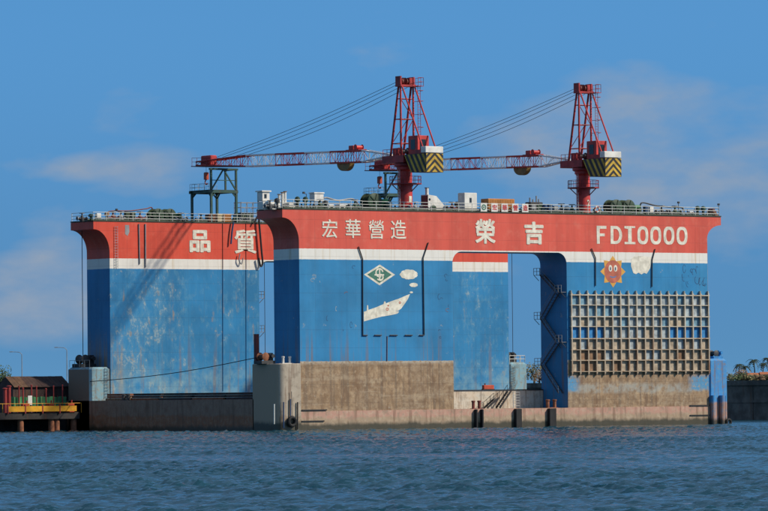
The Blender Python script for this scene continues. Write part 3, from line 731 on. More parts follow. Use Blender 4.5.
# ------------------------------------------------------------------ fittings on sill, blocks and pontoon
def bitts(loc, label, h=1.0, r=.22, gap=1.0, m='red_brown', along='x'):
    t = thing('mooring_bitts', loc, label, 'bitts', 'mooring bitts on the dock')
    d = (gap/2, 0) if along == 'x' else (0, gap/2)
    MB().box(-d[0]-.4, d[0]+.4, -d[1]-.4, d[1]+.4, 0, .08).build('base_plate', m, t)
    for s in (-1, 1): MB().lathe([(r, .08), (r, h*.82), (r*1.3, h*.85), (r*1.3, h), (r*.9, h+.04)], (s*d[0], s*d[1], 0), 12).build('post', m, t, True)
    return t
q = hit(476.3, 408, 1, 1.0); bitts((q[0], 1.0, 2.95), 'dark red bitts on the sill beside the black gangway stairs', 1.25, .24, 1.15)
q = hit(551.2, 408, 1, 1.0); bitts((q[0], 1.0, 2.95), 'rust red bitts on the sill at the foot of the dark stair face', 1.3, .27, 1.35, 'rusty_pile')
q = hit(286.5, 364, 1, 1.4); bitts((q[0], 1.4, 10.1), 'pair of white bitts on the pale front end block', 1.05, .19, 1.25, 'white_paint')
q = hit(126, 399, 0, -2.5); bitts((-2.5, q[1], 4.8), 'small dark bitts on the dock end beside the wharf', .9, .25, 1.3, 'dark_steel', 'y')
def fender(u, w, lab):
    x = hit(u, 420, 1, -.3)[0]
    tag(MB().cbox(x-w/2, x+w/2, -.75, -.125, -1.2, 2.9, .06).build('fender', 'rubber'), lab, 'fender', 'black fenders hung on the sill')
fender(517.5, 1.15, 'wide black fender hanging on the sill below the white ladder frame'); fender(551.5, 1.35, 'broad black fender hanging on the sill below the rust red bitts')
fender(475.5, .3, 'thin black fender strip hung below the dark red bitts'); fender(481.5, .3, 'thin black fender strip left of the black gangway stairs')
def tyre(loc, R, r, lab):
    t = thing('tyre_fender', loc, lab, 'tyre'); b = MB(); n = 20; m = 8; vs = []; fs = []
    for i in range(n):
        a = 2*math.pi*i/n
        for j in range(m):
            c = 2*math.pi*j/m; rr = R+r*math.cos(c); vs.append((rr*math.cos(a), r*1.1*math.sin(c), rr*math.sin(a)))
    for i in range(n):
        for j in range(m): fs.append((i*m+j, i*m+(j+1) % m, ((i+1) % n)*m+(j+1) % m, ((i+1) % n)*m+j))
    b.add(vs, fs).build('tread', 'rubber', t, True)
    MB().tube((0, 0, R), (0, .1, 4.5), .04, n=5).build('chain', 'black_steel', t)
    return t
x = hit(292.5, 421.5, 1, -.6)[0]; z = hit(292.5, 421.5, 1, -.6)[2]; tyre((x, -.5, z), .62, .26, 'large black tyre fender at the foot of the pale end block')
for u, v0, v1, m in ((283.6, 402, 428, 'mark_blue'), (290.4, 399, 416, 'mark_blue'), (274.2, 404, 424, 'rail_white'), (297.6, 402, 430, 'black_steel')):
    a = hit(u, v0, 1, -.35); c = hit(u, v1, 1, -.35); MB().tube(c, a, .11, n=6).build('guide_post', m, dock)
# blue right end block details: two vertical fender tubes
for u in (713, 722): a = hit(u, 399, 1, -.45); MB().tube((a[0], -.45, -1), (a[0], -.45, a[2]+.6), .42, n=12).build('fender_tube', 'block_blue', dock, True)
x = hit(727.2, 420, 1, -.3)[0]; tyre((83.55, -.55, .35), .42, .2, 'small black tyre fender at the right end of the dock')
# pole beside right edge of tower, from lip to block
MB().tube((80.35, .5, 10.45), (80.35, .5, 31.6), .07, n=6).build('pole', 'grey_steel', dock)
# ropes hanging from lips to blocks
MB().tube((-2.2, W+4.6, 10.1), (-2.2, W+4.6, 32.1), .06, n=5).build('hanging_rope', 'rope_dark', dock)
MB().tube((81.6, W+1, 10.1), (81.6, W+1, 32.0), .05, n=5).build('hanging_rope', 'rope_dark', dock)
MB().tube((A0+1.5, W+.6, 4.8), (A0+1.5, W+.6, 27.2), .05, n=5).build('hanging_rope', 'rope_dark', dock)
a = hit(259, 357, 1, 4.5); c = hit(90, 381.5, 0, -3.9)
pts = [Vector(a).lerp(Vector(c), i/20)-Vector((0, 0, .55*math.sin(math.pi*i/20))) for i in range(21)]
tag(MB().path(pts, .06, 5).build('mooring_line', 'rope_dark'), 'dark mooring line sagging across the open end of the dock', 'rope')
# gangway stairs and frame on sill
def gangway(loc, ln, h, lab):
    t = thing('gangway_stairs', loc, lab, 'stairs', 'gangway stairs on the sill'); b = MB()
    for y in (-.45, .45): b.beam((0, y, .1), (ln, y, h), .09, .28)
    b.build('stringer', 'black_steel', t); b = MB()
    for k in range(1, 10): q = k/10; b.box(ln*q-.14, ln*q+.14, -.42, .42, h*q-.03, h*q+.03)
    b.build('tread', 'dark_steel', t); b = MB()
    for y in (-.5, .5):
        b.tube((0, y, 1.0), (ln, y, h+.9), .04, n=5)
        for k in range(4): b.tube((ln*k/3, y, h*k/3), (ln*k/3, y, h*k/3+.95), .035, n=5)
    b.build('handrail', 'black_steel', t); return t
q = hit(485.5, 409, 1, 4.5); gangway((q[0], 4.5, 2.95), 2.0, 1.5, 'short black gangway stairs on the sill right of the bitts')
q = hit(503, 409, 1, 4.8); gangway((q[0]-1, 4.8, 2.95), 2.3, 2.75, 'taller black gangway stairs rising beside the white ladder frame')
q = hit(513.3, 409, 1, 2.0); t = thing('ladder_frame', (q[0], 2.0, 2.95), 'white upright ladder frame standing on the sill', 'ladder'); b = MB()
for x in (0, 1.25): b.tube((x, 0, 0), (x, 0, 2.6), .06, n=6)
b.build('upright', 'rail_grey', t); b = MB()
for k in range(6): b.tube((0, 0, .4+.42*k), (1.25, 0, .4+.42*k), .045, n=6)
b.build('rung', 'rail_grey', t)
q = hit(485.5, 389, 1, 7.2); t = thing('pump_set', (q[0], 6.55, 5.90), 'red orange pump set on the white coaming inside the opening', 'pump')
MB().cbox(-1.0, 1.0, -.28, .28, .1, .72, .05).build('casing', 'red_orange', t); MB().box(-1.1, 1.1, -.3, .3, 0, .1).build('skid', 'black_steel', t); MB().tube((-.6, 0, .72), (-.6, 0, 1.0), .1, n=8).build('exhaust', 'red_brown', t)
# winches etc on end blocks
def capstan(loc, lab, s=1.0, m='dark_steel', m2='rusty_pile'):
    t = thing('mooring_capstan', loc, lab, 'capstan', 'capstans on the end blocks')
    MB().cbox(-1.3*s, 1.1*s, -1.0*s, 1.0*s, 0, .45*s, .06).build('bedplate', m, t)
    MB().lathe([(.55*s, -.8*s), (.62*s, -.75*s), (.42*s, -.6*s), (.40*s, .5*s), (.62*s, .65*s), (.55*s, .75*s)], (-.4*s, 0, 1.0*s), 16, 'y').build('drum', m2, t, True)
    MB().cbox(.3*s, 1.0*s, -.7*s, .7*s, .45*s, 1.55*s, .08).build('gear_box', m, t)
    MB().tube((.65*s, -.7*s, 1.1*s), (.65*s, -1.15*s, 1.1*s), .28*s, n=12).build('motor', m, t, True)
    return t
q = hit(265, 362, 1, 4.2); capstan((q[0], 4.2, 10.1), 'dark capstan with rusty drum on the pale front end block', 1.05)
capstan((-2.0, W+4.4, 10.1), 'dark capstan on the end block behind the wharf', 1.25, 'black_steel', 'dark_steel')
q = hit(717, 357, 1, 2.2); t = capstan((q[0], 2.6, 10.5), 'blue painted capstan on the right end block', .85, 'cell_blue', 'dark_steel')
capstan((81.6, W+2.6, 10.5), 'black capstan with white guard rail, seen through the opening', 1.1, 'black_steel', 'black_steel')
q = hit(256.4, 340, 1, 5.6); tag(MB().box(q[0]-.28, q[0]+.28, 5.3, 5.9, 10.1, hit(256, 334, 1, 5.6)[2]).build('guide_pillar', 'red_brown', dock))
railing([(80.3, W+.3, 10.5), (83.6, W+.3, 10.5), (83.6, W+4, 10.5)], 1.1, 1.1, (.55, 1.1), .05, 'rail_white', dock)
railing([(-3.7, W+6.2, 10.1), (-3.7, W+.4, 10.1)], 1.4, 1.1, (1.1,), .03, 'rail_grey', dock)
# stacks of timber and steel on the pontoon deck by the open end
r_ = random.Random(11)
for i, (y, ln, lab) in enumerate(((12.5, 7, 'low stack of rusty beams on the pontoon deck nearest the front wall'), (21, 8, 'second low stack of rusty beams from the front wall on the pontoon deck'), (30, 8, 'middle stack of rusty beams on the pontoon deck at the open end'), (38.6, 7, 'rusty beams on the pontoon deck towards the rear wall'), (46.5, 6, 'pale rusty beams piled beside the rear wall foot'))):
    t = thing('beam_stack', (-1.5, y, 4.8), lab, 'beam stack', 'beam stacks on the pontoon deck')
    k = 0
    for lv in range(3):
        for c in range(4-lv):
            o = MB().box(-.9+c*.45+lv*.2, -.5+c*.45+lv*.2, -ln/2+r_.uniform(-.5, .3), ln/2+r_.uniform(-.4, .5), lv*.36, lv*.36+.34).build('beam', r_.choice(['roof_brown', 'pier_dark', 'rusty_pile', 'wall_dark']) if i < 4 else r_.choice(['rope_tan', 'rusty_pile']), t)

# ------------------------------------------------------------------ cranes
CX1, CX2, CY = 22.45, 57.4, 3.3
def make_crane(loc, lab, num):
    t = thing('deck_crane', loc, lab, 'crane', 'lattice boom cranes on the front wing')
    MB().lathe([(1.35, .03), (1.35, .35), (1.08, .6), (1.04, 6.3), (1.35, 6.6), (1.35, 7.0)], n=28).build('pedestal', 'crane_red_bright', t, True)
    b = MB()
    for s in (-.25, .25): b.tube((-1.25, s, .1), (-1.25, s, 7.0), .035, n=5)
    for k in range(15): b.tube((-1.25, -.25, .4+.44*k), (-1.25, .25, .4+.44*k), .028, n=5)
    b.build('ladder', 'crane_white', t)
    rg = MB().lathe([(1.06, 4.3), (2.5, 4.3), (2.5, 4.45), (1.06, 4.46)], n=20).build('ring_platform', 'crane_red', t)
    ring = [(2.42*math.cos(a), 2.42*math.sin(a), 4.45) for a in np.linspace(0, 2*math.pi, 17)]
    railing(ring, 1.2, 1.1, (.55, 1.1), .035, 'crane_red', rg)
    b = MB()
    for k in range(4): a = k*math.pi/2+.4; b.beam((1.05*math.cos(a), 1.05*math.sin(a), 3.2), (2.3*math.cos(a), 2.3*math.sin(a), 4.3), .12)
    b.build('bracket', 'crane_red', rg)
    MB().lathe([(1.5, 7.0), (1.7, 7.15), (1.7, 7.5), (1.4, 7.6)], n=24).build('slew_ring', 'crane_red', t, True)
    MB().box(-1.75, 1.75, -1.9, 3.6, 7.61, 8.7).build('turntable', 'crane_red', t)
    MB().prism_x([(-7.5, 5.85), (-3.6, 5.95), (-1.9, 8.75), (-7.5, 8.75)], -1.63, 1.63).build('counterweight', 'stripe_black', t)
    cw = t.children[-1]
    # side stripes (left and right) and chevrons on the end face
    def clip(yz):    # keep polygons inside the slanted side outline
        return yz
    out = [(-7.46, 5.9), (-3.64, 6.0), (-1.98, 8.7), (-7.46, 8.7)]
    def clip_poly(sub, clipper):
        o = sub; n = len(clipper)
        for i in range(n):
            a, c = clipper[i], clipper[(i+1) % n]; res = []
            f = lambda p: (c[0]-a[0])*(p[1]-a[1])-(c[1]-a[1])*(p[0]-a[0])
            for k in range(len(o)):
                p, q = o[k], o[(k+1) % len(o)]; fp, fq = f(p), f(q)
                if fp >= 0: res.append(p)
                if (fp >= 0) != (fq >= 0): s = fp/(fp-fq); res.append((p[0]+(q[0]-p[0])*s, p[1]+(q[1]-p[1])*s))
            o = res
            if not o: break
        return o
    for k in range(-3, 8):
        y0 = -7.9+k*1.18; sl = .72
        pl = clip_poly([(y0-sl*3.0, 5.6), (y0+.52-sl*3.0, 5.6), (y0+.52+.0, 9.0), (y0, 9.0)], out)
        if len(pl) > 2:
            for sx in (-1, 1): MB().prism_x(pl, sx*1.648-.012, sx*1.648+.012).build('stripe', 'stripe_yellow', cw)
    face = [(-1.6, 5.9), (0, 5.9), (0, 8.7), (-1.6, 8.7)]
    for k in range(-1, 5):
        z0 = 4.55+k*1.0
        pl = clip_poly([(-1.7, z0-.25), (0.0, z0+1.35), (0.0, z0+1.85), (-1.7, z0+.25)], face)
        if len(pl) > 2:
            MB().prism_y(pl, -7.53, -7.505).build('stripe', 'stripe_yellow', cw)
            MB().prism_y([(-a, c) for a, c in pl][::-1], -7.53, -7.505).build('stripe', 'stripe_yellow', cw)
    MB().cbox(-1.65, 1.75, -7.4, -6.2, 8.86, 9.8, .06).build('tail_box', 'white_paint', t)
    MB().box(-1.5, 1.5, -6.9, -6.4, 8.74, 8.87).build('tail_box_support', 'crane_red', t)
    mh = MB().cbox(-1.05, 1.15, -4.6, -2.2, 8.75, 11.6, .06).build('machinery_house', 'crane_red_bright', t)
    MB().box(-.6, .5, -4.64, -4.605, 9.3, 11.0).build('panel', 'glass_dark', mh); MB().box(-1.085, -1.055, -4.0, -2.9, 9.5, 11.0).build('panel', 'glass_dark', mh)
    MB().box(-1.6, 1.6, -6.2, -4.7, 8.76, 9.35).build('winch_cover', 'crane_red', t)
    railing([(-1.7, 3.4, 8.7), (-1.7, -1.8, 8.7)], 1.1, 1.0, (.5, 1.0), .04, 'crane_red_bright', t); railing([(1.7, 3.4, 8.7), (1.7, -1.8, 8.7)], 1.1, 1.0, (.5, 1.0), .04, 'crane_red', t)
    MB().cbox(-1.2, -.3, .2, 1.6, 8.71, 9.9, .05).build('motor', 'crane_red', t); MB().lathe([(.55, -.9), (.6, -.85), (.35, -.75), (.35, .75), (.6, .85), (.55, .9)], (.1, .6, 9.4), 14, 'x').build('hoist_drum', 'dark_steel', t, True)
    # mast
    ZT = 19.3
    for s in (-1.2, 1.2):
        MB().tube((s, -.6, 8.7), (s, -.6, ZT), .17, .15, 10).build('mast_leg', 'crane_red_bright', t, True)
        MB().tube((s, 2.1, 8.7), (s, -.1, ZT), .18, .16, 10).build('mast_leg', 'crane_red', t, True)
        MB().tube((s, -6.5, 9.0), (s, -1.0, ZT), .12, .12, 8).build('backstay', 'crane_red_bright', t, True)
    b = MB()
    for z, f in ((10.6, .18), (14.3, .52), (17.4, .82)):
        yf = 2.1-2.2*f
        for s in (-1.2, 1.2): b.tube((s, -.6, z), (s, yf, z), .07, n=6)
        b.tube((-1.2, -.6, z), (1.2, -.6, z), .07, n=6); b.tube((-1.2, yf, z), (1.2, yf, z), .08, n=6)
    b.tube((-1.2, -.6, 10.6), (1.2, -.6, 14.3), .06, n=6); b.tube((1.2, -.6, 14.3), (-1.2, -.6, 17.4), .06, n=6); b.tube((-1.2, 1.7, 10.6), (1.2, .96, 14.3), .06, n=6)
    b.build('mast_brace', 'crane_red', t)
    hd = MB().box(-1.5, 1.5, -1.1, .35, ZT-.05, ZT+.25).build('mast_head', 'crane_red', t)
    MB().box(-1.5, -1.25, -1.0, .3, ZT+.25, ZT+1.55).build('cheek', 'crane_red', hd); MB().box(1.0, 1.25, -1.0, .3, ZT+.25, ZT+1.45).build('cheek', 'crane_red', hd)
    for s in (-.75, .15): MB().lathe([(.55, -.3), (.62, -.25), (.45, -.1), (.45, .1), (.62, .25), (.55, .3)], (s, -.3, ZT+.75), 16, 'x').build('sheave', 'red_brown', hd, True)
    MB().box(.35, 1.0, -.9, .2, ZT+.25, ZT+1.3).build('cover', 'crane_red', hd)
    railing([(1.3, -1.8, ZT+.1), (2.3, -1.8, ZT+.1), (2.3, .2, ZT+.1)], .7, 1.25, (.6, 1.25), .035, 'crane_red', hd); MB().box(1.3, 2.35, -1.85, .2, ZT, ZT+.08).build('platform', 'crane_red', hd)
    b = MB()
    for s in (1.55, 2.05): b.tube((s, -1.3, 8.8), (s, -1.3, ZT+.2), .04, n=5)
    z = 9.0
    while z < ZT: b.tube((1.55, -1.3, z), (2.05, -1.3, z), .03, n=5); z += .42
    for z in (11, 13, 15, 17, 18.6): b.path([(1.5, -1.3, z), (1.5, -2.0, z+.05), (2.1, -2.0, z+.05), (2.1, -1.3, z)], .04, 5); b.tube((1.2, -.6, z), (1.55, -1.3, z), .04, n=5)
    b.build('ladder', 'crane_red', t)
    # boom, along +y: sections with alternating colours
    YB = 3.5
    def axis(y): return 8.95+(y-YB)/53.5*1.2
    secs = [(YB, 10.2, 'crane_white', 'taper'), (10.2, 18.6, 'crane_red_bright', 'full'), (18.6, 25.4, 'crane_white', 'full'), (25.4, 33.4, 'crane_red_bright', 'full'), (33.4, 41.6, 'crane_white', 'full'), (41.6, 55.8, 'crane_red_bright', 'tip')]
    for y0, y1, m, kd in secs:
        def size(y):
            if kd == 'taper': k = max(.06, (y-y0)/(y1-y0)); return .75*max(k, .25), .88*k, .88*k
            if kd == 'tip':
                k = (y-y0)/(y1-y0); return .75, .88-.75*k, .88-.45*k
            return .75, .88, .88
        def cor(y): w, u, d = size(y); c = axis(y); return [(-w, y, c-d), (w, y, c-d), (w, y, c+u), (-w, y, c+u)]
        A, B = cor(y0), cor(y1); b = MB()
        for i in range(4): b.tube(A[i], B[i], .14, n=6)
        sec = b.build('boom_section', m, t); b = MB(); n = max(4, round((y1-y0)/1.5)); pv = A
        for k in range(1, n+1):
            cu = cor(y0+(y1-y0)*k/n)
            for i in range(4):
                j = (i+1) % 4; (b.tube(pv[i], cu[j], .05, n=4) if k % 2 else b.tube(pv[j], cu[i], .05, n=4))
            for i in range(4): b.tube(cu[i], cu[(i+1) % 4], .06, n=4)
            pv = cu
        b.build('lacing', m, sec)
        if m == 'crane_white': continue
    # walkway grating and rail on the boom tip
    za = axis(50)
    MB().prism_x([(43.0, axis(43)-.95), (54, axis(54)-.75), (57.0, axis(56)-.62), (57.0, axis(56)-.48), (43.0, axis(43)-.8)], -.95, .95).build('tip_walkway', 'red_brown', t)
    railing([(-.95, 56.7, axis(56)-.5), (-.95, 51, axis(51)-.6)], 1.3, 1.3, (.65, 1.3), .03, 'crane_red', t); railing([(.95, 56.7, axis(56)-.5), (.95, 51, axis(51)-.6)], 1.3, 1.3, (.65, 1.3), .03, 'crane_red', t)
    th = MB().cbox(-.65, .65, 51.8, 54.6, axis(54)-.5, axis(54)+1.1, .1).build('tip_head', 'crane_red_bright', t)
    MB().lathe([(.55, -.2), (.62, -.15), (.45, 0), (.62, .15), (.55, .2)], (0, 54.8, axis(55)-.1), 16, 'x').build('sheave', 'red_brown', th, True)
    # drip tray below and winch above the boom heel section
    zc = axis(15.5)-.98
    p = [(15.5+1.75*math.cos(a), zc+1.2*math.sin(a)) for a in np.linspace(math.pi, 2*math.pi, 18)]
    MB().prism_x(p, -.42, .42).build('drip_tray', 'bowl_brown', t)
    w = MB().box(-.8, .8, 11.0, 14.4, axis(12)+.98, axis(12)+1.12).build('winch_bed', 'crane_red', t)
    MB().lathe([(.4, -.7), (.45, -.65), (.28, -.55), (.28, .55), (.45, .65), (.4, .7)], (0, 12.0, axis(12)+1.45), 14, 'x').build('drum', 'crane_red_bright', w, True); MB().cbox(-.6, .6, 12.7, 13.9, axis(12)+1.12, axis(12)+1.75, .05).build('motor', 'crane_red_bright', w)
    # pendant ropes
    for i, (x, z0, y1) in enumerate(((-.8, ZT+.9, 50.5), (-.35, ZT+.65, 49.0), (.2, ZT+.3, 46.5), (.7, ZT-.1, 44.5))):
        a = Vector((x, .2, z0)); c = Vector((x*.6, y1, axis(y1)+.75)); pts = [a.lerp(c, k/16)-Vector((0, 0, (.5+.12*i)*math.sin(math.pi*k/16))) for k in range(17)]
        MB().path(pts, .036, 5).build('pendant_rope', 'rope_dark', t)
    # hook
    MB().path([(0, 54.0, axis(55)-.4), (0, 54.0, axis(55)-1.6)], .03, 5).build('hoist_rope', 'rope_dark', t)
    hk = MB().cbox(-.3, .3, 53.6, 54.4, axis(55)-2.8, axis(55)-1.6, .1).build('hook_block', 'red_orange', t)
    b = MB(); pts = [(0, 54.0+.35*math.sin(a), axis(55)-3.2-.38*math.cos(a)) for a in np.linspace(math.pi, -math.pi*.35, 12)]; b.path([(0, 54.0, axis(55)-2.8)]+pts, .1, 6); b.build('hook', 'red_orange', hk)
    # small painted number on the pedestal
    me = char_mesh(num, .03); co = np.array([v.co[:] for v in me.vertices]); mn, mx = co.min(0), co.max(0)
    ang0 = math.atan2(-1, .12); hh = 1.0; ww = .55
    for v in me.vertices:
        u = (v.co.x-mn[0])/(mx[0]-mn[0])-.5; w_ = (v.co.y-mn[1])/(mx[1]-mn[1]); r = 1.115+v.co.z*.3; a = ang0+u*ww/1.1; v.co = (r*math.cos(a), r*math.sin(a), 1.5+w_*hh)
    me.update(); obj('number', me, 'letter_white', t)
    return t
make_crane((CX1, CY, DK), 'red lattice boom crane on the front wing nearer the pale end block', '1')
make_crane((CX2, CY, DK), 'red lattice boom crane on the front wing above the letters FD10000', '2')

# boom rests on the rear wing
def boom_rest(loc, lab):
    t = thing('boom_rest', loc, lab, 'boom rest', 'green boom rests on the rear wing')
    X, Yn, Yf = 2.45, -2.7, 2.8; H = 5.4; HT = 8.65
    for x in (-X, X):
        for y in (Yn, Yf): MB().box(x-.17, x+.17, y-.17, y+.17, .03, H-.45).build('leg', 'frame_green', t)
    b = MB()
    for y in (Yn, Yf):
        b.box(-X-.5, X+.3, y-.16, y+.16, H-.44, H)
        for x in (-X, X): b.beam((x, y, H-1.2), (x+(.75 if x < 0 else -.75), y, H-.4), .16)
    for x in (-X, X):
        b.box(x-.15, x+.15, Yn+.17, Yf-.17, H-.4, H-.02)
        for y in (Yn, Yf): b.beam((x, y, H-1.2), (x, y+(.75 if y < 0 else -.75), H-.4), .16)
    b.build('platform_frame', 'frame_green', t)
    MB().box(-X-.4, X+.25, Yn-.1, Yf+.15, H+.005, H+.06).build('platform', 'deck_plate', t)
    for x in (-X, X): MB().box(x-.15, x+.15, Yn-.15, Yn+.15, H+.06, HT).build('post', 'frame_green', t); MB().box(x-.13, x+.13, .2, .45, H+.06, HT).build('post', 'frame_green', t) if x > 0 else None
    MB().box(-X-.3, X+.3, Yn-.2, Yn+.2, HT, HT+.3).build('saddle', 'frame_green', t)
    MB().box(X-.15, X+.15, Yn+.2, .6, HT, HT+.25).build('saddle', 'frame_green', t)
    for s in (-1, 1): MB().beam((s*X*.96, Yn, H+.1), (s*.12, Yn, HT), .2).build('brace', 'frame_green', t)
    MB().beam((-X, Yn, 7.0), (X, Yn, 7.0), .12).build('brace', 'frame_green', t)
    railing([(-X-.4, Yf, H), (-X-.4, Yn, H)], 1.4, 1.1, (.55, 1.1), .03, 'rail_grey', t); railing([(-X, Yf, H), (X, Yf, H)], 1.2, 1.1, (.55, 1.1), .03, 'rail_grey', t)
    return t
boom_rest((CX1, W+3.3, DK), 'green steel boom rest on the rear wing holding the left boom tip'); boom_rest((CX2, W+3.3, DK), 'green steel boom rest partly hidden behind the left crane pedestal')

# ------------------------------------------------------------------ deck equipment
def dx(u, y, v=211): return hit(u, v, 1, y)[0]
def dz(u, v, y): return hit(u, v, 1, y)[2]-DK
DZ = DK+.03
def drum_winch(loc, lab, ndrum=2, s=1.0):
    t = thing('mooring_winch', loc, lab, 'winch', 'green mooring winches')
    wd = ndrum*2.5*s
    MB().box(-wd/2-.3, wd/2+1.3*s, -1.0*s, 1.2*s, 0, .3).build('bedplate', 'dark_steel', t)
    for k in range(ndrum):
        x = -wd/2+1.25*s+k*2.5*s
        d = MB().lathe([(1.12*s, -1.0*s), (1.2*s, -.95*s), (1.2*s, -.85*s), (.6*s, -.8*s), (.95*s, -.7*s), (1.02*s, 0), (.95*s, .7*s), (.6*s, .8*s), (1.2*s, .85*s), (1.12*s, 1.0*s)], (x, 0, 1.3*s), 22, 'y').build('drum', 'winch_green', t, True)
        b = MB(); r = random.Random(k+3)
        for j in range(9):        # rope turns wound unevenly
            y = -.65*s+j*.16*s; rr = 1.06*s+r.uniform(-.05, .12); b.lathe([(rr-.09, -.085*s), (rr, 0), (rr-.09, .085*s)], (x, y, 1.3*s), 18, 'y')
        b.build('rope', 'rope_green', d, True)
        b = MB()
        for a in range(6): c = a*math.pi/3+.3; b.beam((x, -1.03*s, 1.3*s), (x+1.1*s*math.cos(c), -1.03*s, 1.3*s+1.1*s*math.sin(c)), .12, .1)
        b.lathe([(.3*s, -1.2*s), (.3*s, -.98*s)], (x, 0, 1.3*s), 12, 'y'); b.build('spokes', 'winch_green', d)
    MB().cbox(wd/2-.05, wd/2+1.15*s, -.8*s, .9*s, .3, 1.7*s, .08).build('gear_box', 'box_green', t)
    MB().tube((wd/2+.5*s, -.9*s, 1.0), (wd/2+.5*s, -1.5*s, 1.0), .32*s, n=12).build('motor', 'winch_green', t, True)
    return t
drum_winch((dx(371, 2.6), 2.6, DZ), 'green mooring winch on the front deck left of the left crane pedestal', 1, 1.12)
drum_winch((dx(619, 2.6), 2.6, DZ), 'double drum green mooring winch on the front deck right of the right crane', 2, 1.03)
drum_winch((dx(161.5, W+2.4, 218), W+2.4, DZ), 'double drum green mooring winch on the rear deck left of the boom rest', 2, .92)

def cabin(loc, w, d, h, lab, m='white_paint', z0=0.0, roof=0.0, windows=(), name='deck_cabin', cat='cabin', legs=False):
    t = thing(name, loc, lab, cat)
    MB().cbox(0, w, 0, d, z0, h, .05).build('body', m, t)
    if roof: MB().cbox(-roof, w+roof, -roof, d+roof, h+.003, h+.2, .04).build('roof', m, t)
    for (x0, x1, a, b_) in windows:
        f = MB().box(x0, x1, -.03, .03, a, b_).build('window', 'rail_grey', t); MB().box(x0+.07, x1-.07, -.05, -.031, a+.07, b_-.07).build('pane', 'glass_dark', f)
    if legs:
        for x in (.12, w-.12):
            for y in (.12, d-.12): MB().box(x-.08, x+.08, y-.08, y+.08, 0, z0).build('leg', 'grey_steel', t)
    return t
cabin((dx(262.5, 3.0), 3.0, DZ), 1.35, 1.4, 2.7, 'white lookout cabin on legs at the left end of the front deck', z0=1.35, roof=.2, windows=((.3, .8, 1.7, 2.4),), legs=True)
cabin((dx(263, 1.4), 1.4, DZ), 3.2, 1.4, 1.15, 'long low white locker below the lookout cabin', name='deck_locker', cat='locker', windows=((.5, 1.0, .3, .8), (1.6, 2.1, .3, .8)))
cabin((dx(289, 1.6), 1.6, DZ), 1.9, 1.4, 1.05, 'short white locker right of the brown vent pipes', name='deck_locker', cat='locker')
cabin((dx(314.5, 3.0), 3.0, DZ), 1.75, 1.3, 2.6, 'white tank on legs above the dark green valves', z0=1.45, roof=.1, legs=True, name='service_tank', cat='tank')
cabin((dx(329, 1.8), 1.8, DZ), 1.0, 1.2, .95, 'small white box with open side right of the white tank', name='deck_box', cat='box', windows=((.2, .8, .2, .7),))
cabin((dx(339.5, 1.8), 1.8, DZ), 2.1, 1.2, .98, 'white box with two dark openings left of the green winch', name='deck_box', cat='box', windows=((.2, .85, .15, .75), (1.2, 1.85, .15, .75)))
# engine house with sloping white cover
x0 = dx(428.2, 2.2); t = thing('engine_house', (x0, 2.2, DZ), 'white engine house with sloping cover and red side right of the left crane', 'engine house')
MB().prism_y([(0, 0), (3.5, 0), (3.5, .75), (1.6, 2.55), (0, 2.75)], 0, 1.8).build('cover', 'white_paint', t)
MB().box(-.05, -.004, .05, 1.75, .1, 2.6).build('side_panel', 'red_brown', t)
MB().tube((.25, .6, 2.7), (.25, .6, 3.75), .26, n=12).build('exhaust', 'white_paint', t, True); MB().box(.0, .5, .35, .9, 3.75, 3.85).build('exhaust_cap', 'dark_steel', t)
MB().lathe([(.16, -.04), (.2, 0)], (.3, 0, 2.0), 14, 'y').build('porthole', 'glass_dark', t)
MB().lathe([(.5, -.12), (.55, -.1), (.55, -.02)], (.95, 0, .65), 16, 'y').build('fan_guard', 'winch_green', t)
cabin((dx(464.6, 2.0), 2.0, DZ), 2.45, 1.7, 3.15, 'tall white deck cabin with one narrow window between the cranes', windows=((.95, 1.4, 1.6, 2.4),))
MB_ = None
t = cabin((dx(488.3, 2.6), 2.6, DZ), 5.2, 1.9, 2.35, 'orange brown container behind the row of small white signs', m='orange_box', name='container', cat='container')
b = MB()
for k in range(24): b.box(.15+k*.21, .25+k*.21, -.035, .002, .15, 2.2)
b.build('corrugation', 'orange_box', t)
# signs on the rail
for i, (u, ch, lab) in enumerate(((483.6, None, 'white sign with green round emblem, first in the row on the rail'), (494.3, '宏', 'white sign with red character, second in the row on the rail'), (504.4, '華', 'white sign with red character, third in the row on the rail'), (515.1, '營', 'white sign with red character, fourth in the row on the rail'), (525.0, '造', 'white sign with red character, last in the row on the rail'))):
    x = dx(u, .1); t = thing('rail_sign', (x, .06, DK+.24), lab, 'sign', 'white signs on the deck rail')
    MB().box(-.62, .62, -.04, .04, 0, 1.3).build('board', 'white_paint', t)
    if ch:
        me = char_mesh(ch, .02); fit_mesh(me, -.46, .46, .2, 1.1, -.045); obj('character', me, 'letter_red', t)
    else:
        b = band([(.45*math.cos(a), .65+.45*math.sin(a)) for a in np.linspace(0, 6.283, 24, False)], [(.27*math.cos(a), .65+.27*math.sin(a)) for a in np.linspace(0, 6.283, 24, False)], -.07, -.045); b.build('emblem', 'emblem_green', t); MB().box(-.12, .12, -.07, -.045, .53, .77).build('emblem', 'emblem_green', t)
    for s in (-.5, .5): MB().box(s-.03, s+.03, .04, .1, 0, 1.2).build('bracket', 'grey_steel', t)
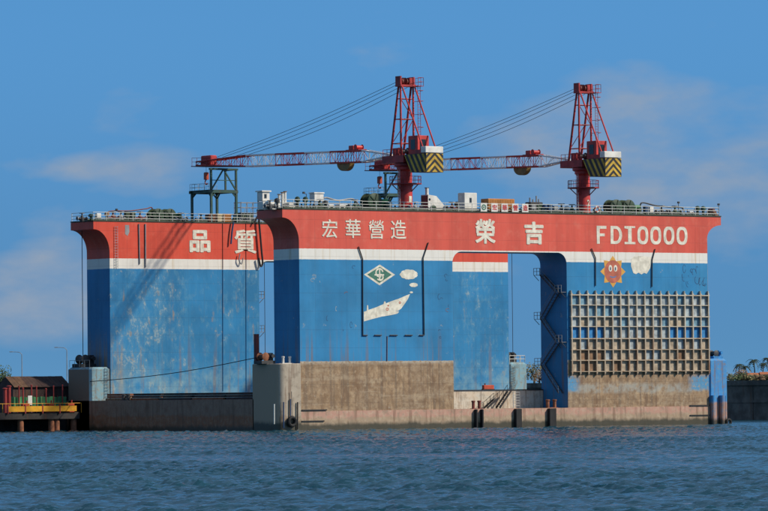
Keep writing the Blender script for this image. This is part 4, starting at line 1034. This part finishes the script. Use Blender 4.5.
# generator set
t = thing('generator_set', (dx(534, 2.4), 2.4, DZ), 'dark grey generator set with pipes right of the small signs', 'generator')
MB().cbox(-1.25, 1.25, -.7, .7, .15, 1.9, .08).build('casing', 'dark_steel', t); MB().box(-1.35, 1.35, -.75, .75, 0, .15).build('skid', 'black_steel', t)
for x, h in ((-.8, 2.6), (-.2, 2.35), (.5, 2.9), (.95, 2.4)): MB().tube((x, 0, 1.9), (x, 0, h), .12, n=8).build('stack', 'grey_steel', t)
MB().box(-1.0, -.2, -.74, -.705, .5, 1.5).build('louvre', 'grey_steel', t); MB().box(.1, 1.0, -.74, -.705, .5, 1.5).build('louvre', 'winch_green', t)
# many small fittings
def vent(loc, lab, h=1.4, r=.32, m='winch_green'):
    t = thing('mushroom_vent', loc, lab, 'vent', 'mushroom vents on the wing decks')
    MB().lathe([(r*.55, 0), (r*.5, h*.7)], n=10).build('stem', m, t, True); MB().lathe([(r, h*.62), (r*1.05, h*.72), (r*.85, h*.92), (r*.3, h)], n=14).build('cap', m, t, True); return t
def valve(loc, lab, s=1.0, m='winch_green', m2='grey_steel'):
    t = thing('valve_set', loc, lab, 'valve', 'pipe valves on the wing decks')
    MB().tube((-.9*s, 0, .45*s), (.9*s, 0, .45*s), .2*s, n=10).build('pipe', m, t, True); MB().lathe([(.34*s, 0), (.34*s, .5*s), (.22*s, .75*s), (.1*s, .9*s), (.1*s, 1.2*s)], n=12).build('body', m, t, True)
    MB().lathe([(.4*s, 1.2*s), (.42*s, 1.24*s), (.4*s, 1.28*s)], n=14).build('hand_wheel', m2, t)
    for x in (-.85, .85): MB().lathe([(.32*s, -.05), (.32*s, .05)], (x*s, 0, .45*s), 12, 'x').build('flange', m2, t)
    return t
def locker(loc, lab, w, d, h, m):
    t = thing('control_box', loc, lab, 'control box', 'control boxes on the wing decks'); MB().cbox(-w/2, w/2, -d/2, d/2, .15, h, .04).build('case', m, t)
    MB().box(-w/2+.06, w/2-.06, -d/2-.025, -d/2+.002, .25, h-.1).build('door', m, t); MB().box(-w/2+.05, w/2-.05, -d/2+.05, d/2-.05, 0, .15).build('plinth', 'dark_steel', t); return t
F_ = [
 ('v', 297.5, 'mushroom vent, left of a pair beside the short white locker', 1.75, 'winch_green'), ('v', 305.5, 'mushroom vent, right of a pair left of the white tank', 1.75, 'winch_green'),
 ('w', 320, 'green valve set below the white tank', 1.0, 'winch_green'), ('v', 325.5, 'dark mushroom vent just right of the white tank', 1.3, 'dark_steel'),
 ('w', 355, 'green valve set just left of the green winch', 1.1, 'winch_green'), ('c', 389, 'white control box at the foot of the left crane', 1.3, 'white_paint'),
 ('w', 415, 'grey valve set right of the left crane foot', .95, 'grey_steel'), ('w', 452, 'dark red valve set left of the tall white cabin', 1.0, 'red_brown'),
 ('v', 457, 'dark vent touching the left side of the tall white cabin', 1.5, 'dark_steel'), ('v', 545, 'blue grey vent right of the generator set', 1.35, 'mark_blue'),
 ('c', 549.5, 'dark blue control box right of the generator set', 1.4, 'mark_blue'), ('c', 555, 'grey control box between generator and right crane', 1.2, 'grey_steel'),
 ('w', 561.5, 'dark valve set second left of the right crane foot', 1.35, 'dark_steel'), ('v', 567, 'white vent just left of the right crane foot', 1.2, 'white_paint'),
 ('w', 572, 'green valve set touching the right crane foot', 1.0, 'winch_green'), ('w', 600.5, 'low dark valve set left of the double winch', .8, 'winch_green'),
 ('c', 646, 'dark blue control box right of the double winch', 1.45, 'mark_blue'), ('c', 650.5, 'pale control box, second right of the double winch', 1.4, 'white_paint'),
 ('w', 661.5, 'black valve set on the right half of the front deck', 1.25, 'black_steel'), ('w', 675, 'largest dark green valve set near the right deck end', 1.6, 'winch_green'),
 ('c', 690.5, 'low white control box near the right deck end', .8, 'white_paint'), ('v', 697.5, 'green vent, left of a pair by the brown rope heap', 1.55, 'winch_green'), ('v', 703.2, 'blue green vent, right of a pair by the brown rope heap', 1.55, 'frame_green'),
 ('v', 277, 'dark vent behind the long white locker', 1.5, 'dark_steel'), ('w', 270, 'small dark valve set in front of the long white locker', .8, 'dark_steel')]
for k, u, lab, h, m in F_:
    y = .95 if u in (270,) else 1.5; p_ = (dx(u, y), y, DZ)
    if k == 'v': vent(p_, lab, h*1.15, .42, m)
    elif k == 'w': valve(p_, lab, min(h*1.3, 1.35), m)
    else: locker(p_, lab, .85, .6, h*1.12, m)
R_ = [('w', 82, 'dark valve set at the left tip of the rear deck', .8, 'black_steel'), ('v', 91, 'green vent near the left tip of the rear deck', 1.1, 'winch_green'), ('c', 98, 'white control box near the left tip of the rear deck', 1.2, 'white_paint'),
 ('v', 107, 'tan vent left of the small mast on the rear deck', 1.4, 'rope_tan'), ('w', 113, 'brown valve set below the small mast on the rear deck', 1.2, 'red_brown'), ('w', 121, 'grey valve set right of the small mast on the rear deck', 1.2, 'grey_steel'),
 ('c', 127, 'dark green control box, left of two on the rear deck', 1.5, 'winch_green'), ('c', 132.5, 'dark green control box, right of two on the rear deck', 1.5, 'winch_green'), ('w', 140, 'dark red valve set on the rear deck left of the winch', 1.2, 'red_brown'),
 ('v', 149, 'green vent touching the left side of the rear winch', 1.5, 'winch_green'), ('w', 181, 'grey valve set right of the rear winch', 1.0, 'grey_steel'), ('w', 201, 'dark valve set between the boom rest legs', .9, 'dark_steel'), ('w', 234, 'green valve set by the right leg of the left boom rest', .9, 'winch_green')]
for k, u, lab, h, m in R_:
    y = W+1.4; p_ = (dx(u, y, 219), y, DZ)
    if k == 'v': vent(p_, lab, h*1.15, .42, m)
    elif k == 'w': valve(p_, lab, min(h*1.3, 1.35), m)
    else: locker(p_, lab, .85, .6, h*1.12, m)
# brown vent pipes and small funnel
t = thing('vent_pipes', (dx(282, 3.2), 3.2, DZ), 'group of white vent pipes with brown band right of the lookout cabin', 'vent pipes')
for x, h in ((-.5, 2.3), (.1, 2.6), (.6, 2.75)): MB().tube((x, 0, 0), (x, 0, h), .2, n=10).build('pipe', 'white_paint', t, True); MB().lathe([(.3, h), (.3, h+.12)], (x, 0, 0), 10).build('cap', 'rope_tan', t)
# slanting hoses over the deck
def slant(pts, y, lab, r=.09, m='grey_steel'):
    P = [hit(u, v, 1, y) for u, v in pts]; tag(MB().path(curve_pts(P, 6), r, 6).build('deck_hose', m), lab, 'hose')
slant([(323, 209), (324, 198), (338, 200.5), (352, 199), (358, 204), (359, 210)], 3.4, 'pale grey hose slung from the white tank towards the green winch', .14, 'grey_steel')
slant([(641, 212), (641.5, 203), (655, 205.5), (668, 207), (682, 207.8), (684, 214)], 3.2, 'dark hose slung to the right of the double winch', .12, 'dark_steel')
slant([(108, 219), (109, 211.5), (130, 210.8), (146, 208.8), (152, 208), (153, 219)], W+3.2, 'dark hose slung over the left half of the rear deck', .1, 'red_brown')
# rope heap, lifebuoy, masts
t = thing('rope_heap', (dx(711.5, 2.2), 2.2, DZ), 'brown coiled rope heap at the right end of the front deck', 'rope heap')
for k in range(7):
    R = 1.05-.1*k; b = MB(); pts = [(R*math.cos(a)*1.1+random.uniform(-.04, .04), R*math.sin(a)*.9, .12+.19*k+random.uniform(-.02, .02)) for a in np.linspace(0, 6.3, 20)]; b.path(pts, .13, 6); b.build('coil', 'rope_tan' if k % 2 else 'red_brown', t)
t = thing('lifebuoy', (dx(597, .15), .15, DK+.9), 'red and white lifebuoy hanging on the rail right of the right crane', 'lifebuoy')
for k in range(8):
    b = MB(); pts = [(.42*math.cos(a), 0, .42*math.sin(a)) for a in np.linspace(k*math.pi/4, (k+1)*math.pi/4, 6)]; b.path(pts, .12, 8); b.build('ring_segment', 'red_orange' if k % 2 else 'white_paint', t)
def mast(loc, h, lab, arm=0):
    t = thing('light_mast', loc, lab, 'mast', 'small light masts on the wing decks'); MB().tube((0, 0, 0), (0, 0, h), .07, .05, 6).build('pole', 'dark_steel', t)
    MB().cbox(-.16+arm, .2+arm, -.14, .14, h, h+.3, .03).build('lamp', 'dark_steel', t)
    if arm: MB().beam((0, 0, h-.05), (arm, 0, h+.02), .06).build('arm', 'dark_steel', t)
    MB().box(-.2, .2, -.2, .2, 0, .05).build('base_plate', 'dark_steel', t)
mast((dx(718.6, .8), .8, DZ), 1.9, 'thin lamp mast at the far right corner of the front deck'); mast((dx(306.5, 2.4), 2.4, DZ), 2.5, 'lamp mast with arm behind the pair of vents', -.5)
mast((dx(678.5, 3), 3, DZ), 2.2, 'lamp mast behind the largest valve set on the front deck'); mast((dx(115, W+3, 219), W+3, DZ), 1.9, 'lamp mast on the left half of the rear deck', .3)
# crates under the boom rest
t = thing('crate', (dx(210, W+1.1, 219), W+1.1, DZ), 'brown slatted crate left of the cream crate on the rear deck', 'crate', 'crates below the left boom rest'); 
def crate(t, w, d, h, m):
    MB().box(-w/2+.03, w/2-.03, -d/2+.03, d/2-.03, .02, h-.03).build('core', m, t)
    for k in range(4): MB().box(-w/2, w/2, -d/2, -d/2+.028, .03+k*h/4, .03+(k+.8)*h/4).build('slat', m, t)
    for s in (-1, 1): MB().box(s*(w/2-.08)-.07, s*(w/2-.08)+.07, -d/2-.03, -d/2-.002, 0, h).build('batten', m, t)
crate(t, 1.25, 1.2, 1.45, 'rusty_pile')
t = thing('crate', (dx(218.2, W+1.1, 219), W+1.1, DZ), 'cream crate between the brown and the orange crate on the rear deck', 'crate', 'crates below the left boom rest'); crate(t, 1.1, 1.2, 1.6, 'crate_cream'); 
t = thing('crate', (dx(225.3, W+1.1, 219), W+1.1, DZ), 'orange crate right of the cream crate on the rear deck', 'crate', 'crates below the left boom rest'); crate(t, 1.5, 1.2, 1.6, 'orange_box')
# grey scaffold on the rear wing, behind the left end of the front deck
t = thing('scaffold', (dx(247, W+2.5, 218), W+2.5, DZ), 'grey pipe scaffold on the rear deck beside the white lookout cabin', 'scaffold'); b = MB()
for x in (-1.8, -.6, .6, 1.8):
    for y in (-1, 1): b.tube((x, y, 0), (x, y, 3.6), .05, n=5)
b.build('upright', 'grey_steel', t); b = MB()
for z in (.9, 1.8, 2.7, 3.5):
    for y in (-1, 1): b.tube((-1.9, y, z), (1.9, y, z), .045, n=5)
    for x in (-1.8, 1.8): b.tube((x, -1, z), (x, 1, z), .045, n=5)
b.build('ledger', 'grey_steel', t); b = MB()
for k in range(3): b.tube((-1.8+1.2*k, -1, 0.2), (-.6+1.2*k, -1, 3.5), .04, n=5)
b.build('brace', 'rail_grey', t); MB().box(-1.8, 1.8, -.95, .95, 1.82, 1.87).build('board', 'grey_steel', t)
cabin((dx(243.5, W+3.6, 218), W+4.2, DZ), 2.4, 1.6, 1.9, 'dark green pump cabin behind the grey scaffold', m='winch_green', name='pump_cabin')

# ------------------------------------------------------------------ wharf at the left, facing the water like the dock's front
WY, WX = 53.0, -5.3
def wx(u, off=0.0, v=400): return hit(u, v, 1, WY+off)[0]
wh = thing('wharf', (WX, WY, 0), 'dark timber wharf on rusty piles at the left edge', 'wharf')
MB().box(-150, 0, 0, 30, 2.35, 2.95).build('deck', 'pier_dark', wh)
MB().box(-150, .1, -.14, -.003, 2.0, 3.05).build('edge_beam', 'pier_dark', wh)
pile = MB().lathe([(.5, -3), (.5, 2.34)], n=14).mesh('pile')
for u in (20.5, 51.2, 56.5, 73.5):
    o = obj('pile', pile, 'rusty_pile', wh, True); o.location = (wx(u, .62, 424)-WX, .62, 0)
for x in (-26, -33, -40): o = obj('pile', pile, 'rusty_pile', wh); o.location = (x, .62, 0)
MB().box(-150, 7, 6.2, 6.6, -3, 2.34).build('back_wall', 'pier_dark', wh)
xa, xb = wx(8, -.4, 408)-WX, wx(77, -.4, 408)-WX
n = 4
for k in range(n):
    a = xa+(xb-xa)*k/n; c = xa+(xb-xa)*(k+1)/n; MB().box(a+.1, c-.1, -.45, -.15, 3.2, 4.05).build('yellow_fender_beam', 'yellow_paint', wh); MB().box(a-.1, a+.08, -.5, -.142, 2.9, 4.3).build('bracket', 'red_post', wh)
railing([(xa-25, .2, 2.95), (xb+1.2, .2, 2.95)], 2.4, 1.5, (1.5,), .045, 'yellow_paint', wh)
r_ = random.Random(21)
us = [5.0, 9.0, 19, 23, 31.5, 36.5, 46, 53.5, 62.5]; desc = ['thick red post at the left edge of the wharf', 'second thick red post from the left on the wharf', 'thin red post behind the left end of the green netting', 'thin red post just left of the white board', 'red post just right of the white board', 'second red post right of the white board', 'red post in front of the middle of the brown shed', 'orange red post in front of the right half of the shed', 'rightmost red post beside the grey end block']
for u, ds in zip(us, desc):
    h = r_.uniform(3.7, 4.4); w = .3 if u < 10 else r_.uniform(.09, .14)
    t = thing('red_post', (wx(u, 2.6), WY+2.6, 2.95), ds, 'post', 'red posts on the wharf')
    MB().tube((0, 0, 0), (0, 0, h), w, n=10).build('shaft', 'red_post', t, True); MB().lathe([(w*1.4, h), (w*1.4, h+.12), (w*.6, h+.2)], n=10).build('cap', 'red_post', t); MB().box(-.4, .4, -.4, .4, 0, .06).build('base_plate', 'red_post', t)
x0, x1 = wx(10, 3.4), wx(66, 3.4)
t = thing('netting_fence', (x0, WY+3.4, 2.95), 'low green netting fence along the wharf', 'fence'); b = MB(); n = 40; vs = []
for i in range(n+1):
    x = (x1-x0)*i/n; w = .08*math.sin(i*1.7); vs += [(x, w, .9), (x, w*1.5, 2.55+.06*math.sin(i*.9)), (x, w+.05, .9), (x, w*1.5+.05, 2.55+.06*math.sin(i*.9))]
fs = []
for i in range(n): a = i*4; c = a+4; fs += [(a, c, c+1, a+1), (a+2, a+3, c+3, c+2), (a+1, c+1, c+3, a+3), (a, a+2, c+2, c)]
b.add(vs, fs).build('netting', 'tarp_green', t)
for i in range(8): MB().tube(((x1-x0)*i/7, .12, 0), ((x1-x0)*i/7, .12, 2.7), .05, n=5).build('stake', 'red_post', t)
t = thing('notice_board', (wx(30, 1.2), WY+1.2, 2.95), 'white notice board standing on the wharf before the netting', 'notice board')
MB().box(-.38, .38, -.04, .04, 1.3, 2.75).build('board', 'white_paint', t); [MB().tube((s_, .09, 0), (s_, .09, 2.6), .04, n=5).build('leg', 'grey_steel', t) for s_ in (-.3, .3)]
for u, lab, ln in ((25, 'red pump left of the white notice board foot', 1.3), (50, 'red pump on the middle of the wharf', 1.0), (70, 'red pump on the wharf below the grey end block', 1.2)):
    t = thing('wharf_pump', (wx(u, 1.0), WY+1.0, 2.95), lab, 'pump', 'red pumps on the wharf'); MB().cbox(-ln/2, ln/2, -.4, .4, .1, 1.5, .06).build('casing', 'red_orange', t); MB().box(-ln/2-.1, ln/2+.1, -.45, .45, 0, .1).build('skid', 'black_steel', t); MB().tube((ln/4, 0, 1.5), (ln/4, 0, 2.0), .12, n=8).build('pipe', 'red_post', t)
# brown shed
SY = 6.5; x0, x1 = wx(13, SY), wx(70, SY); ln = x1-x0
zs = hit(40, 386.5, 1, WY+SY)[2]-2.95; zr = hit(40, 376.8, 1, WY+SY+2.2)[2]-2.95
t = thing('wharf_shed', (x0, WY+SY, 2.95), 'long dark brown wharf shed with pitched roof', 'shed')
MB().box(0, ln, 0, 4.6, 0, zs).build('wall', 'wall_dark', t)
n = 16
for k in range(n):
    a = ln*k/n+.012; c = ln*(k+1)/n-.012; j = random.uniform(0, .03)
    MB().add([(a, -.35, zs-.1+j), (c, -.35, zs-.1+j), (c, 2.3, zr+j), (a, 2.3, zr+j), (a, -.35, zs-.02+j), (c, -.35, zs-.02+j), (c, 2.3, zr+.08+j), (a, 2.3, zr+.08+j)], [(0, 3, 2, 1), (4, 5, 6, 7), (0, 1, 5, 4), (1, 2, 6, 5), (2, 3, 7, 6), (3, 0, 4, 7)]).build('roof_sheet', 'roof_brown' if k > 3 else 'roof_brown_lit', t)  # leftmost sheets painted lighter, as the sunlit part of the roof
MB().add([(0, 2.32, zr), (ln, 2.32, zr), (ln, 4.95, zs-.1), (0, 4.95, zs-.1), (0, 2.32, zr+.07), (ln, 2.32, zr+.07), (ln, 4.95, zs-.02), (0, 4.95, zs-.02)], [(0, 3, 2, 1), (4, 5, 6, 7), (0, 1, 5, 4), (1, 2, 6, 5), (2, 3, 7, 6), (3, 0, 4, 7)]).build('roof_slope', 'roof_brown', t)
MB().add([(.01, 0, zs), (.01, 2.3, zr), (.01, 4.6, zs)], [(0, 1, 2)]).add([(ln-.01, 0, zs), (ln-.01, 4.6, zs), (ln-.01, 2.3, zr)], [(0, 1, 2)]).build('gable', 'wall_dark', t)
for k in range(6): MB().box(ln*(k+.3)/6, ln*(k+.7)/6, -.04, -.003, .6, zs-.5).build('door', 'roof_brown', t)

# ------------------------------------------------------------------ far shore: palms, bushes, houses, lamps
def palm(loc, h, lab, seed):
    r = random.Random(seed); t = thing('palm_tree', loc, lab, 'palm', 'palms on the far shore')
    b = MB(); lean = r.uniform(-.5, .5); pts = [(lean*(k/5)**2, 0, h*k/5) for k in range(6)]
    for i in range(5): b.tube(pts[i], pts[i+1], .2-.02*i, .18-.02*i, 7)
    b.build('trunk', 'bark', t, True); b = MB(); top = Vector(pts[-1])
    for i in range(15):
        a = 2*math.pi*i/15+r.uniform(-.2, .2); up = r.uniform(-.1, .9); ln = r.uniform(1.5, 2.2); d = Vector((math.cos(a), math.sin(a), 0)); s = Vector((-math.sin(a), math.cos(a), 0)); prev = top
        for k in range(1, 7):
            q = k/6; cur = top+d*ln*q+Vector((0, 0, up*q*1.4-1.7*q*q)); wd = .42*math.sin(math.pi*min(.95, q+.05))+.05
            for sg in (-1, 1):
                tip = (prev+cur)/2+s*sg*wd+d*.12-Vector((0, 0, .18)); b.add([prev, cur, tip], [(0, 1, 2)])
            b.beam(prev, cur, .035); prev = cur
    b.build('crown', 'leaf_palm', t); return t
def bush(loc, w, h, lab, seed, m='leaf_green', cat='shrub', name='shrub', n=800):
    r = random.Random(seed); t = thing(name, loc, lab, cat, 'shrubs and trees on the far shore'); b = MB()
    lobes = [(r.uniform(-.35, .35)*w, r.uniform(-.35, .35)*w, h*r.uniform(.4, .78), r.uniform(.2, .36)*w) for _ in range(8)]
    for _ in range(n):
        cx, cy, cz, R = r.choice(lobes); v = Vector((r.gauss(0, 1), r.gauss(0, 1), r.gauss(0, 1))).normalized()*R*r.uniform(.55, 1.05); v.z *= .75
        c = Vector((cx, cy, cz))+v; c.z = max(.1, c.z); a = Vector((r.gauss(0, 1), r.gauss(0, 1), r.gauss(0, 1))).normalized(); bb = a.orthogonal(); s = r.uniform(.12, .3)
        b.add([c-a*s, c+bb*s*.6, c+a*s, c-bb*s*.6], [(0, 1, 2, 3)])
    b.build('crown', m, t); b = MB(); b.tube((0, 0, 0), (0, 0, h*.5), w*.05, w*.03, 7)
    for lo in lobes[:5]: b.tube((0, 0, h*.3), lo[:3], w*.025, w*.01, 5)
    b.build('trunk', 'bark', t); return t
for i, (u, v, d, lab) in enumerate(((753.5, 357.5, 1150, 'tallest palm in the middle of the far quay trees'), (761, 361, 1165, 'second palm from the right on the far quay'), (767.5, 356, 1150, 'rightmost palm, cut by the right edge'), (745, 364, 1180, 'short palm left of the tallest one'), (737.5, 362, 1190, 'leftmost palm beside the blue end block'))):
    pz = CAM[2]+(388.8-v)/FPX*d; palm(at_dist(u, d, QZ-.05), pz-QZ-.6, lab, i+1)
BS = [(741.8, 3.2, 1.8, 'leaf_olive', 'low olive scrub in front of the brownish shrub'), (752.5, 3.4, 1.9, 'leaf_green', 'low green scrub below the tallest palm'), (757.5, 3.6, 2.1, 'leaf_olive', 'low olive scrub hiding the foot of the white house'), (760.8, 3.0, 2.5, 'leaf_brown', 'brown scrub right of the white house'), (766.3, 3.4, 2.0, 'leaf_olive', 'olive scrub in front of the orange roofed house'), (731.5, 5.0, 3.6, 'leaf_olive', 'olive shrub touching the blue end block on the far shore'), (735.5, 4.0, 2.8, 'leaf_green', 'second green shrub from the left on the far quay'), (739.5, 5.2, 4.6, 'leaf_brown', 'tall brownish shrub below the short palms'), (744.5, 3.6, 2.6, 'leaf_green', 'green shrub right of the brownish shrub'),
      (749, 4.2, 2.4, 'leaf_olive', 'olive shrub left of the white house'), (763.5, 4.0, 2.6, 'leaf_green', 'green shrub between the two houses'), (533.0, 6.0, 5.2, 'leaf_olive', 'pale olive tree seen through the opening, left of the stairs'), (538.0, 5.6, 3.6, 'leaf_brown', 'brownish shrub seen through the opening beside the stairs')]
for i, (u, w, h, m, lab) in enumerate(BS):
    d = 1120+15*(i % 3); bush(at_dist(u, d, QZ-.06), w, h*(.72 if u > 700 else 1), lab, 40+i, m, n=420 if u > 700 else 700)
for i, (u, w, h, lab) in enumerate(((0.5, 7, 6.3, 'dark tree at the left edge behind the wharf'), (6, 6, 3.4, 'low dark bush behind the red posts'), (11.5, 5, 3.0, 'low dark bush left of the brown shed'))):
    bush(at_dist(u, 1150, QZ-.06), w, h, lab, 60+i, 'leaf_green')
for i, (u, w, d_, h, lab) in enumerate(((756.5, 4.5, 4, 1.7, 'small white house below the tallest palm'), (767.5, 3.6, 4, 1.9, 'small white house with orange roof at the right edge'))):
    t = thing('small_house', at_dist(u, 1135, QZ-.05), lab, 'house', 'houses on the far shore', rz=-YAW)
    MB().box(-w/2, w/2, 0, d_, 0, h).build('wall', 'house_white', t); MB().prism_x([(-.4, h+.003), (d_+.4, h+.003), (d_/2, h+.6)], -w/2-.3, w/2+.3).build('roof', 'house_roof', t)
    for k in (-.28, .12): f = MB().box(w*k-.35, w*k+.35, -.03, .04, .6, 1.4).build('window', 'rail_grey', t); MB().box(w*k-.28, w*k+.28, -.05, -.031, .67, 1.33).build('pane', 'glass_dark', f)
    MB().box(w*.28, w*.28+.7, -.04, -.003, 0, 1.6).build('door', 'roof_brown', t)
def lamp(u, v, d, lab, s):
    p = at_dist(u, d, QZ-.05); h = CAM[2]+(395.5-v)/FPX*d-QZ; t = thing('street_lamp', p, lab, 'street lamp', 'street lamps behind the wharf', rz=-YAW)
    MB().tube((0, 0, 0), (0, 0, h-.6), .12, .08, 8).build('pole', 'grey_steel', t); MB().path(curve_pts([(0, 0, h-.6), (s*.6, 0, h-.1), (s*2.0, 0, h)], 5), .07, 6).build('arm', 'grey_steel', t); MB().cbox(min(s*2.0, s*2.8), max(s*2.0, s*2.8), -.15, .15, h-.08, h+.1, .03).build('lamp_head', 'grey_steel', t)
lamp(21, 351, 1080, 'left street lamp standing behind the brown shed', -1); lamp(66, 347, 1080, 'right street lamp beside the grey end block', -1)
